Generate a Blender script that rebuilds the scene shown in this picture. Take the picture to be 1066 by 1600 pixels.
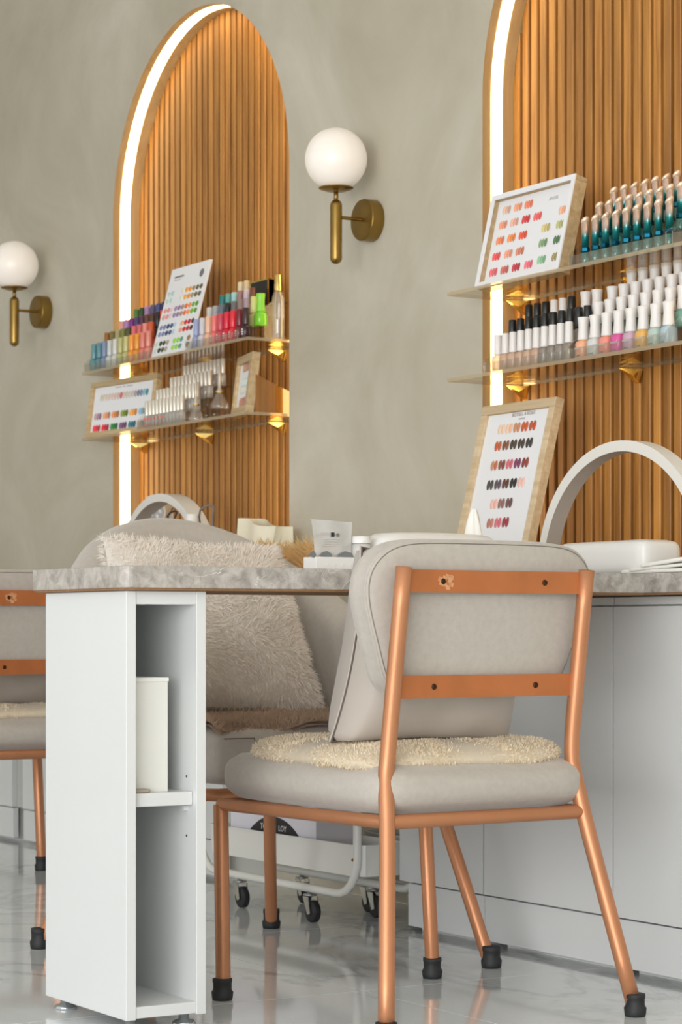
import bpy, bmesh, math, random
from mathutils import Vector, Matrix, noise

for o in list(bpy.data.objects):
    bpy.data.objects.remove(o, do_unlink=True)
scene = bpy.context.scene
COL = scene.collection
R = math.radians
random.seed(7)

# ------------------------------------------------------------------ camera
ANG = 31.457                      # angle between the view axis and the back wall
cam_d = bpy.data.cameras.new('camera')
cam = bpy.data.objects.new('camera', cam_d)
COL.objects.link(cam)
cam.location = (0, 0, 0.657)
cam.rotation_euler = (R(90), 0, R(90 - ANG))
cam_d.sensor_fit = 'VERTICAL'
cam_d.sensor_height = 36
cam_d.lens = 3650 / 1600 * 36
cam_d.shift_y = 183 / 1600
cam_d.clip_start = 0.05
cam_d.dof.use_dof = True
cam_d.dof.focus_distance = 4.15
cam_d.dof.aperture_fstop = 11.0
scene.camera = cam

# ------------------------------------------------------------------ world, lights, exposure
world = bpy.data.worlds.new('world')
scene.world = world
world.use_nodes = True
bg = world.node_tree.nodes['Background']
bg.inputs[0].default_value = (0.97, 0.985, 1.0, 1)
bg.inputs[1].default_value = 1.05


def area(name, loc, rot, sx, sy, power, col):
    d = bpy.data.lights.new(name, 'AREA')
    d.shape = 'RECTANGLE'
    d.size = sx
    d.size_y = sy
    d.energy = power
    d.color = col
    o = bpy.data.objects.new(name, d)
    o.location = loc
    o.rotation_euler = rot
    COL.objects.link(o)
    return o


# daylight from the shop window behind and to the right of the camera
area('shop_window_daylight', (1.3, -3.7, 1.3), (R(90), 0, R(36)), 5.2, 2.4, 305, (1.0, 0.995, 0.985))
vs = scene.view_settings
vs.view_transform = 'Standard'
vs.look = 'None'
vs.exposure = 0.06
vs.gamma = 1.0
vs.use_curve_mapping = False
scene.cycles.transparent_max_bounces = 40


# ------------------------------------------------------------------ materials
def lin(c):
    return c / 12.92 if c <= 0.04045 else ((c + 0.055) / 1.055) ** 2.4


def srgb(r, g, b):
    return (lin(r / 255), lin(g / 255), lin(b / 255), 1)


def scl(c, k):
    return (min(1, c[0] * k), min(1, c[1] * k), min(1, c[2] * k), 1)


def mat(name, col, rough=0.5, metal=0.0, var=0.0, scale=20.0, stretch=(1, 1, 1), bump=0.0, bscale=None,
        coat=0.0, spec=0.5, sheen=0.0, emit=None, alpha=None):
    m = bpy.data.materials.new(name)
    m.use_nodes = True
    nt = m.node_tree
    b = nt.nodes['Principled BSDF']
    b.inputs['Base Color'].default_value = col
    b.inputs['Roughness'].default_value = rough
    b.inputs['Metallic'].default_value = metal
    b.inputs['Specular IOR Level'].default_value = spec
    b.inputs['Coat Weight'].default_value = coat
    b.inputs['Coat Roughness'].default_value = 0.08
    if sheen:
        b.inputs['Sheen Weight'].default_value = sheen
    if alpha is not None:
        b.inputs['Alpha'].default_value = alpha
    if emit:
        b.inputs['Emission Color'].default_value = emit[0]
        b.inputs['Emission Strength'].default_value = emit[1]
    if var or bump:
        tc = nt.nodes.new('ShaderNodeTexCoord')
        mp = nt.nodes.new('ShaderNodeMapping')
        mp.inputs['Scale'].default_value = stretch
        nt.links.new(tc.outputs['Object'], mp.inputs[0])
        nz = nt.nodes.new('ShaderNodeTexNoise')
        nz.inputs['Scale'].default_value = scale
        nz.inputs['Detail'].default_value = 5
        nt.links.new(mp.outputs[0], nz.inputs['Vector'])
        if var:
            cr = nt.nodes.new('ShaderNodeValToRGB')
            cr.color_ramp.elements[0].position = 0.3
            cr.color_ramp.elements[1].position = 0.7
            cr.color_ramp.elements[0].color = scl(col, 1 - var)
            cr.color_ramp.elements[1].color = scl(col, 1 + var)
            nt.links.new(nz.outputs[0], cr.inputs[0])
            nt.links.new(cr.outputs[0], b.inputs['Base Color'])
        if bump:
            n2 = nz
            if bscale:
                n2 = nt.nodes.new('ShaderNodeTexNoise')
                n2.inputs['Scale'].default_value = bscale
                n2.inputs['Detail'].default_value = 4
                nt.links.new(mp.outputs[0], n2.inputs['Vector'])
            bp = nt.nodes.new('ShaderNodeBump')
            bp.inputs['Strength'].default_value = bump
            bp.inputs['Distance'].default_value = 0.004
            nt.links.new(n2.outputs[0], bp.inputs['Height'])
            nt.links.new(bp.outputs[0], b.inputs['Normal'])
    return m


def ramp(nt, stops):
    cr = nt.nodes.new('ShaderNodeValToRGB')
    e = cr.color_ramp.elements
    while len(e) < len(stops):
        e.new(0.5)
    for i, (p, c) in enumerate(stops):
        e[i].position = p
        e[i].color = c
    return cr


def mat_plaster():
    m = mat('grey_plaster', srgb(196, 190, 176), 0.75)
    nt = m.node_tree
    b = nt.nodes['Principled BSDF']
    tc = nt.nodes.new('ShaderNodeTexCoord')
    n1 = nt.nodes.new('ShaderNodeTexNoise')
    n1.inputs['Scale'].default_value = 1.7
    n1.inputs['Detail'].default_value = 7
    n1.inputs['Roughness'].default_value = 0.62
    n1.inputs['Distortion'].default_value = 0.7
    nt.links.new(tc.outputs['Object'], n1.inputs['Vector'])
    cr = ramp(nt, [(0.3, srgb(178, 170, 150)), (0.5, srgb(191, 184, 166)), (0.72, srgb(206, 200, 184))])
    nt.links.new(n1.outputs[0], cr.inputs[0])
    nt.links.new(cr.outputs[0], b.inputs['Base Color'])
    n2 = nt.nodes.new('ShaderNodeTexNoise')
    n2.inputs['Scale'].default_value = 26
    n2.inputs['Detail'].default_value = 6
    nt.links.new(tc.outputs['Object'], n2.inputs['Vector'])
    bp = nt.nodes.new('ShaderNodeBump')
    bp.inputs['Strength'].default_value = 0.12
    bp.inputs['Distance'].default_value = 0.004
    nt.links.new(n2.outputs[0], bp.inputs['Height'])
    nt.links.new(bp.outputs[0], b.inputs['Normal'])
    return m


def mat_marble(name, base, dark, vein, rough, s1, vs_, vw, coat=0.0, spec=0.5, mask=0.0):
    m = mat(name, base, rough, coat=coat, spec=spec)
    nt = m.node_tree
    b = nt.nodes['Principled BSDF']
    tc = nt.nodes.new('ShaderNodeTexCoord')
    geo = nt.nodes.new('ShaderNodeNewGeometry')
    n1 = nt.nodes.new('ShaderNodeTexNoise')
    n1.inputs['Scale'].default_value = s1
    n1.inputs['Detail'].default_value = 8
    n1.inputs['Roughness'].default_value = 0.65
    n1.inputs['Distortion'].default_value = 0.5
    nt.links.new(geo.outputs['Position'], n1.inputs['Vector'])
    cr = ramp(nt, [(0.32, dark), (0.62, base)])
    nt.links.new(n1.outputs[0], cr.inputs[0])
    n2 = nt.nodes.new('ShaderNodeTexNoise')
    n2.inputs['Scale'].default_value = vs_
    n2.inputs['Detail'].default_value = 6
    n2.inputs['Roughness'].default_value = 0.6
    n2.inputs['Distortion'].default_value = 1.4
    nt.links.new(geo.outputs['Position'], n2.inputs['Vector'])
    vr = ramp(nt, [(0.5 - vw, (0, 0, 0, 1)), (0.5, (1, 1, 1, 1)), (0.5 + vw, (0, 0, 0, 1))])
    nt.links.new(n2.outputs[0], vr.inputs[0])
    mx = nt.nodes.new('ShaderNodeMix')
    mx.data_type = 'RGBA'
    if mask:
        n3 = nt.nodes.new('ShaderNodeTexNoise')
        n3.inputs['Scale'].default_value = mask
        nt.links.new(geo.outputs['Position'], n3.inputs['Vector'])
        mk = ramp(nt, [(0.48, (0, 0, 0, 1)), (0.62, (1, 1, 1, 1))])
        nt.links.new(n3.outputs[0], mk.inputs[0])
        ml = nt.nodes.new('ShaderNodeMath')
        ml.operation = 'MULTIPLY'
        nt.links.new(vr.outputs[0], ml.inputs[0])
        nt.links.new(mk.outputs[0], ml.inputs[1])
        nt.links.new(ml.outputs[0], mx.inputs[0])
    else:
        nt.links.new(vr.outputs[0], mx.inputs[0])
    nt.links.new(cr.outputs[0], mx.inputs[6])
    mx.inputs[7].default_value = vein
    nt.links.new(mx.outputs[2], b.inputs['Base Color'])
    return m


def mat_wood(name, light, dark, rough=0.55, along=2, s=60):
    st = [1, 1, 1]
    st[along] = 0.05
    m = mat(name, light, rough)
    nt = m.node_tree
    b = nt.nodes['Principled BSDF']
    tc = nt.nodes.new('ShaderNodeTexCoord')
    oi = nt.nodes.new('ShaderNodeObjectInfo')
    ad = nt.nodes.new('ShaderNodeVectorMath')
    ad.operation = 'ADD'
    mul = nt.nodes.new('ShaderNodeMath')
    mul.operation = 'MULTIPLY'
    mul.inputs[1].default_value = 37.0
    nt.links.new(oi.outputs['Random'], mul.inputs[0])
    nt.links.new(tc.outputs['Object'], ad.inputs[0])
    nt.links.new(mul.outputs[0], ad.inputs[1])
    mp = nt.nodes.new('ShaderNodeMapping')
    mp.inputs['Scale'].default_value = st
    nt.links.new(ad.outputs[0], mp.inputs[0])
    nz = nt.nodes.new('ShaderNodeTexNoise')
    nz.inputs['Scale'].default_value = s
    nz.inputs['Detail'].default_value = 6
    nz.inputs['Roughness'].default_value = 0.6
    nt.links.new(mp.outputs[0], nz.inputs['Vector'])
    cr = ramp(nt, [(0.3, dark), (0.66, light)])
    nt.links.new(nz.outputs[0], cr.inputs[0])
    hsv = nt.nodes.new('ShaderNodeHueSaturation')
    mr = nt.nodes.new('ShaderNodeMapRange')
    mr.inputs[3].default_value = 0.82
    mr.inputs[4].default_value = 1.16
    nt.links.new(oi.outputs['Random'], mr.inputs[0])
    nt.links.new(mr.outputs[0], hsv.inputs['Value'])
    nt.links.new(cr.outputs[0], hsv.inputs['Color'])
    nt.links.new(hsv.outputs[0], b.inputs['Base Color'])
    bp = nt.nodes.new('ShaderNodeBump')
    bp.inputs['Strength'].default_value = 0.25
    bp.inputs['Distance'].default_value = 0.002
    nt.links.new(nz.outputs[0], bp.inputs['Height'])
    nt.links.new(bp.outputs[0], b.inputs['Normal'])
    return m


def mat_clear(name, tint, gloss=0.08, rough=0.03, body=0.0, bodycol=(1, 1, 1, 1)):
    """thin clear plastic: mostly see-through, a fresnel gloss, and some body colour"""
    m = bpy.data.materials.new(name)
    m.use_nodes = True
    nt = m.node_tree
    nt.nodes.clear()
    out = nt.nodes.new('ShaderNodeOutputMaterial')
    tr = nt.nodes.new('ShaderNodeBsdfTransparent')
    tr.inputs[0].default_value = tint
    gl = nt.nodes.new('ShaderNodeBsdfGlossy')
    gl.inputs['Roughness'].default_value = rough
    df = nt.nodes.new('ShaderNodeBsdfDiffuse')
    df.inputs[0].default_value = bodycol
    m1 = nt.nodes.new('ShaderNodeMixShader')
    m1.inputs[0].default_value = body
    nt.links.new(tr.outputs[0], m1.inputs[1])
    nt.links.new(df.outputs[0], m1.inputs[2])
    lw = nt.nodes.new('ShaderNodeFresnel')
    lw.inputs[0].default_value = 1.45
    ad = nt.nodes.new('ShaderNodeMath')
    ad.operation = 'MULTIPLY_ADD'
    ad.inputs[1].default_value = 0.35
    ad.inputs[2].default_value = gloss * 0.3
    nt.links.new(lw.outputs[0], ad.inputs[0])
    m2 = nt.nodes.new('ShaderNodeMixShader')
    nt.links.new(ad.outputs[0], m2.inputs[0])
    nt.links.new(m1.outputs[0], m2.inputs[1])
    nt.links.new(gl.outputs[0], m2.inputs[2])
    nt.links.new(m2.outputs[0], out.inputs[0])
    return m


def mat_fade(name, stops, rough, metal):
    """colour fading along the height of the thing (dipped caps)"""
    m = mat(name, stops[0][1], rough, metal)
    nt = m.node_tree
    tc = nt.nodes.new('ShaderNodeTexCoord')
    sp = nt.nodes.new('ShaderNodeSeparateXYZ')
    nt.links.new(tc.outputs['Generated'], sp.inputs[0])
    cr = ramp(nt, stops)
    nt.links.new(sp.outputs[2], cr.inputs[0])
    nt.links.new(cr.outputs[0], nt.nodes['Principled BSDF'].inputs['Base Color'])
    return m


M = {}
M['plaster'] = mat_plaster()
M['ceiling'] = mat('white_ceiling_paint', srgb(232, 230, 224), 0.8)
M['floor'] = mat_marble('polished_marble_tile', srgb(236, 240, 241), srgb(216, 220, 221), srgb(194, 199, 200), 0.07, 1.1, 0.9, 0.03, coat=0.15, spec=0.5)
M['grout'] = mat('tile_grout', srgb(190, 190, 186), 0.7)
M['slat'] = mat_wood('oak_slat', srgb(196, 137, 64), srgb(136, 85, 29), 0.5, 2, 55)
M['slat_back'] = mat('dark_slat_backing', srgb(20, 12, 5), 0.95)
M['jamb'] = mat_wood('oak_veneer_reveal', srgb(200, 170, 122), srgb(180, 148, 100), 0.55, 2, 40)
M['led'] = mat('led_strip_light', srgb(255, 244, 214), 0.4, emit=((1.0, 0.74, 0.36, 1), 7.5))
M['stone'] = mat_marble('grey_stone_laminate', srgb(192, 186, 179), srgb(140, 133, 126), srgb(228, 224, 220), 0.38, 40, 4.0, 0.006, mask=2.6)
M['mdf'] = mat('raw_chipboard', srgb(142, 106, 72), 0.8, var=0.15, scale=120)
M['white'] = mat('white_laminate', srgb(219, 221, 221), 0.35, var=0.012, scale=4)
M['white2'] = mat('white_laminate_inner', srgb(226, 228, 225), 0.45)
M['plastic'] = mat('white_plastic', srgb(232, 231, 228), 0.35)
M['enamel'] = mat('white_enamelled_steel', srgb(228, 228, 222), 0.3, coat=0.3)
M['copper'] = mat('copper_lacquered_steel', srgb(196, 136, 98), 0.42, 0.55, var=0.06, scale=9, bump=0.05, bscale=300)
M['copper_flat'] = mat('copper_lacquered_strap', srgb(190, 116, 68), 0.48, 0.35, var=0.1, scale=14)
M['worn'] = mat('worn_copper_lacquer', srgb(206, 150, 108), 0.6, 0.1, var=0.25, scale=120)
M['screw'] = mat('dark_screw', srgb(70, 46, 32), 0.4, 0.8)
M['rubber'] = mat('black_rubber', srgb(34, 36, 37), 0.6, var=0.2, scale=60)
M['velvet'] = mat('greige_velvet', srgb(183, 176, 167), 0.85, var=0.05, scale=90, bump=0.12, bscale=420, sheen=0.35)
M['seam'] = mat('greige_seam', srgb(128, 120, 112), 0.9)
M['pillow'] = mat('grey_cotton_sateen', srgb(182, 173, 164), 0.6, var=0.03, scale=12, bump=0.22, bscale=9, sheen=0.2)
M['piping'] = mat('dark_piping', srgb(96, 84, 74), 0.7)
M['fleece'] = mat('cream_fleece', srgb(250, 238, 216), 0.95, var=0.04, scale=60, sheen=0.4)
M['fur_white'] = mat('cream_faux_fur', srgb(255, 249, 243), 0.9, var=0.02, scale=25, sheen=0.4)
M['fur_taupe'] = mat('taupe_faux_fur', srgb(196, 172, 150), 0.95, var=0.12, scale=30, sheen=0.3)
M['fur_gold'] = mat('golden_faux_fur', srgb(244, 214, 160), 0.9, var=0.14, scale=25, sheen=0.3)
M['brass'] = mat('antique_brass', srgb(146, 118, 62), 0.3, 0.9, var=0.1, scale=18)
M['gold'] = mat('polished_gold', srgb(232, 202, 124), 0.12, 1.0)
M['opal'] = mat('opal_glass', srgb(240, 232, 222), 0.35, coat=0.2, emit=((1.0, 0.93, 0.86, 1), 0.16))
M['acrylic'] = mat_clear('clear_acrylic', (0.95, 0.95, 0.94, 1), 0.1)
M['acrylic_edge'] = mat_clear('acrylic_edge', (0.9, 0.86, 0.78, 1), 0.1, 0.1, 0.45, srgb(214, 196, 164))
M['shelf'] = mat_clear('acrylic_shelf', (0.96, 0.93, 0.87, 1), 0.2, 0.05)
M['amber'] = mat_clear('amber_acrylic', (0.86, 0.66, 0.36, 1), 0.3, 0.06, 0.25, srgb(196, 146, 70))
M['bag'] = mat_clear('clear_bag_film', (0.97, 0.97, 0.97, 1), 0.5, 0.15, 0.42, srgb(236, 236, 236))
M['frame_oak'] = mat_wood('pale_oak_frame', srgb(222, 200, 166), srgb(196, 168, 128), 0.6, 0, 70)
M['frame_tan'] = mat_wood('tan_oak_frame', srgb(206, 182, 142), srgb(180, 150, 106), 0.6, 0, 70)
M['card'] = mat('white_card', srgb(236, 236, 238), 0.5)
M['print'] = mat('grey_print', srgb(120, 116, 114), 0.7)
M['print_mid'] = mat('mid_grey_print', srgb(158, 152, 148), 0.7)
M['print_pale'] = mat('pale_print', srgb(196, 186, 184), 0.7)
M['print_dark'] = mat('black_print', srgb(40, 40, 42), 0.6)
M['print_white'] = mat('white_print', srgb(240, 238, 236), 0.6)
M['print_red'] = mat('red_print', srgb(226, 120, 106), 0.6)
M['chrome'] = mat('chrome', srgb(205, 208, 210), 0.15, 1.0)
M['grey_metal'] = mat('satin_lamp_shell', srgb(224, 221, 214), 0.45, 0.0)
M['diffuser'] = mat('lamp_inner_diffuser', srgb(168, 162, 156), 0.5)
M['black'] = mat('black_plastic', srgb(24, 24, 26), 0.35)
M['grey_shard'] = mat('grey_clip', srgb(120, 124, 126), 0.4)
M['cap_white'] = mat('white_cap', srgb(232, 228, 224), 0.4)
M['cap_black'] = mat('black_cap', srgb(26, 29, 30), 0.35, coat=0.3)
M['cap_silver'] = mat('pearl_silver_cap', srgb(226, 218, 204), 0.3, 0.35)
M['clear_body'] = mat_clear('clear_bottle_glass', (0.95, 0.94, 0.93, 1), 0.3, 0.05, 0.35, srgb(236, 232, 226))
M['peach_body'] = mat_clear('peach_bottle_glass', (0.95, 0.86, 0.78, 1), 0.3, 0.05, 0.6, srgb(242, 204, 176))
M['smoke_body'] = mat_clear('smoke_bottle_glass', (0.82, 0.8, 0.78, 1), 0.3, 0.05, 0.5, srgb(186, 176, 164))
M['pen_shaft'] = mat_fade('teal_to_rose_gold', [(0.0, srgb(10, 96, 104)), (0.35, srgb(20, 130, 128)), (0.62, srgb(226, 196, 182)), (1.0, srgb(244, 220, 200))], 0.25, 0.5)
M['pen_ring'] = mat('teal_foil', srgb(10, 84, 104), 0.2, 0.85)
M['pen_glass'] = mat_clear('teal_bottle_glass', (0.55, 0.9, 0.86, 1), 0.4, 0.05, 0.4, srgb(40, 150, 146))
M['pen_tip'] = mat('rose_gold_tip', srgb(246, 220, 190), 0.25, 0.45)
M['tissue'] = mat('white_tissue', srgb(238, 236, 230), 0.8)
M['ivory'] = mat('ivory_paper_bag', srgb(240, 232, 208), 0.7)
M['lilac_box'] = mat('pale_lilac_carton', srgb(222, 220, 228), 0.55)
M['led_lens'] = mat('lamp_lens', srgb(190, 188, 186), 0.2, coat=0.4)
M['file'] = mat('taupe_nail_file', srgb(164, 154, 140), 0.8)


def furry(m, k=0.45):
    """thin fibres let light through"""
    nt = m.node_tree
    b = nt.nodes['Principled BSDF']
    out = nt.nodes['Material Output']
    tl = nt.nodes.new('ShaderNodeBsdfTranslucent')
    src = b.inputs['Base Color']
    if src.links:
        nt.links.new(src.links[0].from_socket, tl.inputs[0])
    else:
        tl.inputs[0].default_value = src.default_value
    mx = nt.nodes.new('ShaderNodeMixShader')
    mx.inputs[0].default_value = k
    nt.links.new(b.outputs[0], mx.inputs[1])
    nt.links.new(tl.outputs[0], mx.inputs[2])
    nt.links.new(mx.outputs[0], out.inputs[0])


for k_ in ('fur_white', 'fleece', 'fur_gold', 'fur_taupe'):
    furry(M[k_])
M['faint_body'] = mat_clear('faint_bottle_glass', (0.96, 0.95, 0.93, 1), 0.3, 0.05, 0.12, srgb(232, 226, 216))
_pc = {}


def paint(r, g, b, rough=0.18):
    k = (r, g, b, rough)
    if k not in _pc:
        _pc[k] = mat('lacquer_%d_%d_%d' % (r, g, b), srgb(r, g, b), rough, coat=0.25)
    return _pc[k]


# ------------------------------------------------------------------ mesh helpers
class MB:
    def __init__(s):
        s.v = []
        s.f = []
        s.mi = []
        s.m = 0

    def _q(s, idx):
        s.f.append(idx)
        s.mi.append(s.m)

    def box(s, x0, x1, y0, y1, z0, z1):
        b = len(s.v)
        s.v += [(x, y, z) for z in (z0, z1) for x, y in ((x0, y0), (x1, y0), (x1, y1), (x0, y1))]
        for q in ((3, 2, 1, 0), (4, 5, 6, 7), (0, 1, 5, 4), (1, 2, 6, 5), (2, 3, 7, 6), (3, 0, 4, 7)):
            s._q([b + i for i in q])
        return s

    def tube(s, pts, r, n=12, cap=True):
        pts = [Vector(p) for p in pts]
        rs = r if isinstance(r, (list, tuple)) else [r] * len(pts)
        b = len(s.v)
        prev = None
        for i, p in enumerate(pts):
            t = (pts[min(i + 1, len(pts) - 1)] - pts[max(i - 1, 0)]).normalized()
            if prev is None:
                a = Vector((0, 0, 1)) if abs(t.z) < 0.9 else Vector((1, 0, 0))
                u = t.cross(a).normalized()
            else:
                u = (prev - t * prev.dot(t)).normalized()
            prev = u
            w = t.cross(u)
            for k in range(n):
                an = 2 * math.pi * k / n
                s.v.append(tuple(p + (u * math.cos(an) + w * math.sin(an)) * rs[i]))
        for i in range(len(pts) - 1):
            for k in range(n):
                k2 = (k + 1) % n
                s._q([b + i * n + k, b + i * n + k2, b + (i + 1) * n + k2, b + (i + 1) * n + k])
        if cap:
            s._q([b + k for k in reversed(range(n))])
            s._q([b + (len(pts) - 1) * n + k for k in range(n)])
        return s

    def lathe(s, prof, n=16, at=(0, 0, 0), axis='z', shear=None):
        """profile of (radius, height); shear(x, y, z) may bend the ring points"""
        b = len(s.v)
        for r, h in prof:
            for k in range(n):
                a = 2 * math.pi * k / n
                p = (r * math.cos(a), r * math.sin(a), h)
                if shear:
                    p = shear(*p)
                if axis == 'y':
                    p = (p[0], p[2], p[1])
                elif axis == 'x':
                    p = (p[2], p[0], p[1])
                s.v.append((at[0] + p[0], at[1] + p[1], at[2] + p[2]))
        fl = axis == 'y'
        for i in range(len(prof) - 1):
            for k in range(n):
                k2 = (k + 1) % n
                q = [b + i * n + k, b + i * n + k2, b + (i + 1) * n + k2, b + (i + 1) * n + k]
                s._q(q[::-1] if fl else q)
        lo = [b + k for k in reversed(range(n))]
        hi = [b + (len(prof) - 1) * n + k for k in range(n)]
        s._q(lo[::-1] if fl else lo)
        s._q(hi[::-1] if fl else hi)
        return s

    def prism(s, poly, axis, a0, a1):
        """polygon (2D list) extruded along axis: 'x' -> poly is (y,z); 'y' -> (x,z); 'z' -> (x,y)"""
        b = len(s.v)
        n = len(poly)
        for a in (a0, a1):
            for p, q in poly:
                s.v.append({'x': (a, p, q), 'y': (p, a, q), 'z': (p, q, a)}[axis])
        s._q([b + i for i in range(n)])
        s._q([b + n + i for i in reversed(range(n))])
        for i in range(n):
            j = (i + 1) % n
            s._q([b + j, b + i, b + n + i, b + n + j])
        return s

    def rbox(s, c, size, r, n=6, bulge=(0, 0, 0)):
        """rounded block; bulge pushes the faces out softly"""
        b = len(s.v)
        h = [d / 2 for d in size]
        key = {}

        def vid(p):
            k = tuple(round(t, 5) for t in p)
            if k not in key:
                q = []
                inn = [max(-(h[i] - r), min(h[i] - r, p[i] * h[i])) for i in range(3)]
                d = Vector([p[i] * h[i] - inn[i] for i in range(3)])
                if d.length > 1e-9:
                    d = d.normalized() * r
                q = [inn[i] + d[i] for i in range(3)]
                for i in range(3):
                    j, k2 = (i + 1) % 3, (i + 2) % 3
                    q[i] += bulge[i] * p[i] * (1 - p[j] ** 2) * (1 - p[k2] ** 2)
                key[k] = len(s.v)
                s.v.append((c[0] + q[0], c[1] + q[1], c[2] + q[2]))
            return key[k]
        for ax in range(3):
            for sg in (-1, 1):
                i1, i2 = (ax + 1) % 3, (ax + 2) % 3
                rr = [math.sin((k / n - 0.5) * math.pi) for k in range(n + 1)]
                for i in range(n):
                    for j in range(n):
                        q = []
                        for di, dj in ((0, 0), (1, 0), (1, 1), (0, 1)):
                            p = [0, 0, 0]
                            p[ax] = sg
                            p[i1] = rr[i + di]
                            p[i2] = rr[j + dj]
                            q.append(vid(p))
                        s._q(q if sg > 0 else q[::-1])
        return s

    def grid(s, fn, nu, nv, wrap_u=False, wrap_v=False):
        b = len(s.v)
        for i in range(nu):
            for j in range(nv):
                s.v.append(tuple(fn(i / (nu if wrap_u else nu - 1), j / (nv if wrap_v else nv - 1))))
        for i in range(nu if wrap_u else nu - 1):
            for j in range(nv if wrap_v else nv - 1):
                i2, j2 = (i + 1) % nu, (j + 1) % nv
                s._q([b + i * nv + j, b + i2 * nv + j, b + i2 * nv + j2, b + i * nv + j2])
        return s

    def mesh(s, name, smooth=False):
        me = bpy.data.meshes.new(name)
        me.from_pydata(s.v, [], s.f)
        for p, i in zip(me.polygons, s.mi):
            p.material_index = i
            p.use_smooth = bool(smooth)
        me.update()
        return me

    def build(s, name, mats, parent=None, smooth=False, bevel=0.0, fix=False):
        me = s.mesh(name, smooth)
        if fix:
            bm = bmesh.new()
            bm.from_mesh(me)
            bmesh.ops.remove_doubles(bm, verts=bm.verts, dist=1e-5)
            bmesh.ops.recalc_face_normals(bm, faces=bm.faces)
            bm.to_mesh(me)
            bm.free()
        if not isinstance(mats, (list, tuple)):
            mats = [mats]
        for m in mats:
            me.materials.append(m)
        o = bpy.data.objects.new(name, me)
        COL.objects.link(o)
        if parent is not None:
            o.parent = parent
        if bevel:
            md = o.modifiers.new('bevel', 'BEVEL')
            md.width = bevel
            md.segments = 2
            md.limit_method = 'ANGLE'
        if smooth == 'auto':
            md = o.modifiers.new('ws', 'WEIGHTED_NORMAL')
        return o


def tag(o, label=None, cat=None, group=None, kind=None):
    if label:
        o['label'] = label
    if cat:
        o['category'] = cat
    if group:
        o['group'] = group
    if kind:
        o['kind'] = kind
    return o


def thing(name, loc, label, cat, group=None, rot=(0, 0, 0)):
    o = bpy.data.objects.new(name, None)
    o.empty_display_size = 0.05
    COL.objects.link(o)
    o.location = loc
    o.rotation_euler = rot
    return tag(o, label, cat, group)


def shared(name, me, m, parent, loc=(0, 0, 0), rot=(0, 0, 0), scale=(1, 1, 1)):
    """object on shared mesh data with its own material"""
    o = bpy.data.objects.new(name, me)
    COL.objects.link(o)
    if not me.materials:
        me.materials.append(None)
    o.material_slots[0].link = 'OBJECT'
    o.material_slots[0].material = m
    o.location = loc
    o.rotation_euler = rot
    o.scale = scale
    if parent is not None:
        o.parent = parent
    return o


def text(name, s, size, m, parent, loc, rot, extrude=0.0003, align='CENTER'):
    cu = bpy.data.curves.new(name, 'FONT')
    cu.body = s
    cu.size = size
    cu.align_x = align
    cu.extrude = extrude
    cu.resolution_u = 2
    t = bpy.data.objects.new(name, cu)
    COL.objects.link(t)
    dg = bpy.context.evaluated_depsgraph_get()
    me = bpy.data.meshes.new_from_object(t.evaluated_get(dg))
    bpy.data.objects.remove(t)
    me.materials.clear()
    me.materials.append(m)
    o = bpy.data.objects.new(name, me)
    COL.objects.link(o)
    o.parent = parent
    o.location = loc
    o.rotation_euler = rot
    return o


def tufts(fn, count, length, width, seed=1, droop=0.4, spread=0.8):
    """fur blades rooted on a surface: fn(rng) -> (point, normal)"""
    rg = random.Random(seed)
    mb = MB()
    for _ in range(count):
        p, n = fn(rg)
        p = Vector(p)
        n = Vector(n).normalized()
        a = Vector((rg.uniform(-1, 1), rg.uniform(-1, 1), rg.uniform(-1, 1)))
        cl = noise.noise_vector(p * 9.0) * 0.9
        d = (n + a * 0.45 * spread + cl * spread + Vector((0, 0, -droop))).normalized()
        t = d.cross(a).normalized() * width
        L = length * rg.uniform(0.6, 1.25)
        q = p + d * L * 0.55
        d2 = (d + Vector((0, 0, -droop * 1.2)) + cl * 0.4).normalized()
        e = q + d2 * L * 0.5
        b = len(mb.v)
        mb.v += [tuple(p - t), tuple(p + t), tuple(q + t * 0.7), tuple(q - t * 0.7), tuple(e)]
        mb._q([b, b + 1, b + 2, b + 3])
        mb._q([b + 3, b + 2, b + 4])
    return mb


# ------------------------------------------------------------------ room shell
WY = 3.05            # back wall plane
NY = 3.136           # front of the slats in the niches
ARCH_R, ARCH_ZS, ARCH_Z0 = 0.521, 1.865, 0.60
ARCHES = (-5.764, -3.847)
XL, XR, ZC = -9.2, 2.8, 2.95


def build_floor():
    o = MB().box(XL, XR, -3.4, WY, -0.06, -0.003).build('floor', M['grout'])
    tag(o, kind='structure')
    ts = 0.8
    me = MB().box(0.0012, ts - 0.0012, 0.0012, ts - 0.0012, -0.012, 0.0).mesh('tile')
    me.materials.append(M['floor'])
    y0 = WY - ts * 8
    i = 0
    x = -9.2
    while x < 2.0:
        for k in range(8):
            t = bpy.data.objects.new('tile', me)
            COL.objects.link(t)
            t.parent = o
            t.location = (x, y0 + k * ts, 0)
        x += ts


build_floor()


def arch_pts(n=40, r=ARCH_R):
    """outline from the left foot over the crown to the right foot, relative to the arch centre"""
    p = [(-r, ARCH_Z0 + (ARCH_ZS - ARCH_Z0) * i / 6) for i in range(6)]
    p += [(-r * math.cos(math.pi * i / n), ARCH_ZS + r * math.sin(math.pi * i / n)) for i in range(n + 1)]
    p += [(r, ARCH_ZS - (ARCH_ZS - ARCH_Z0) * (i + 1) / 6) for i in range(6)]
    return p


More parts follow.
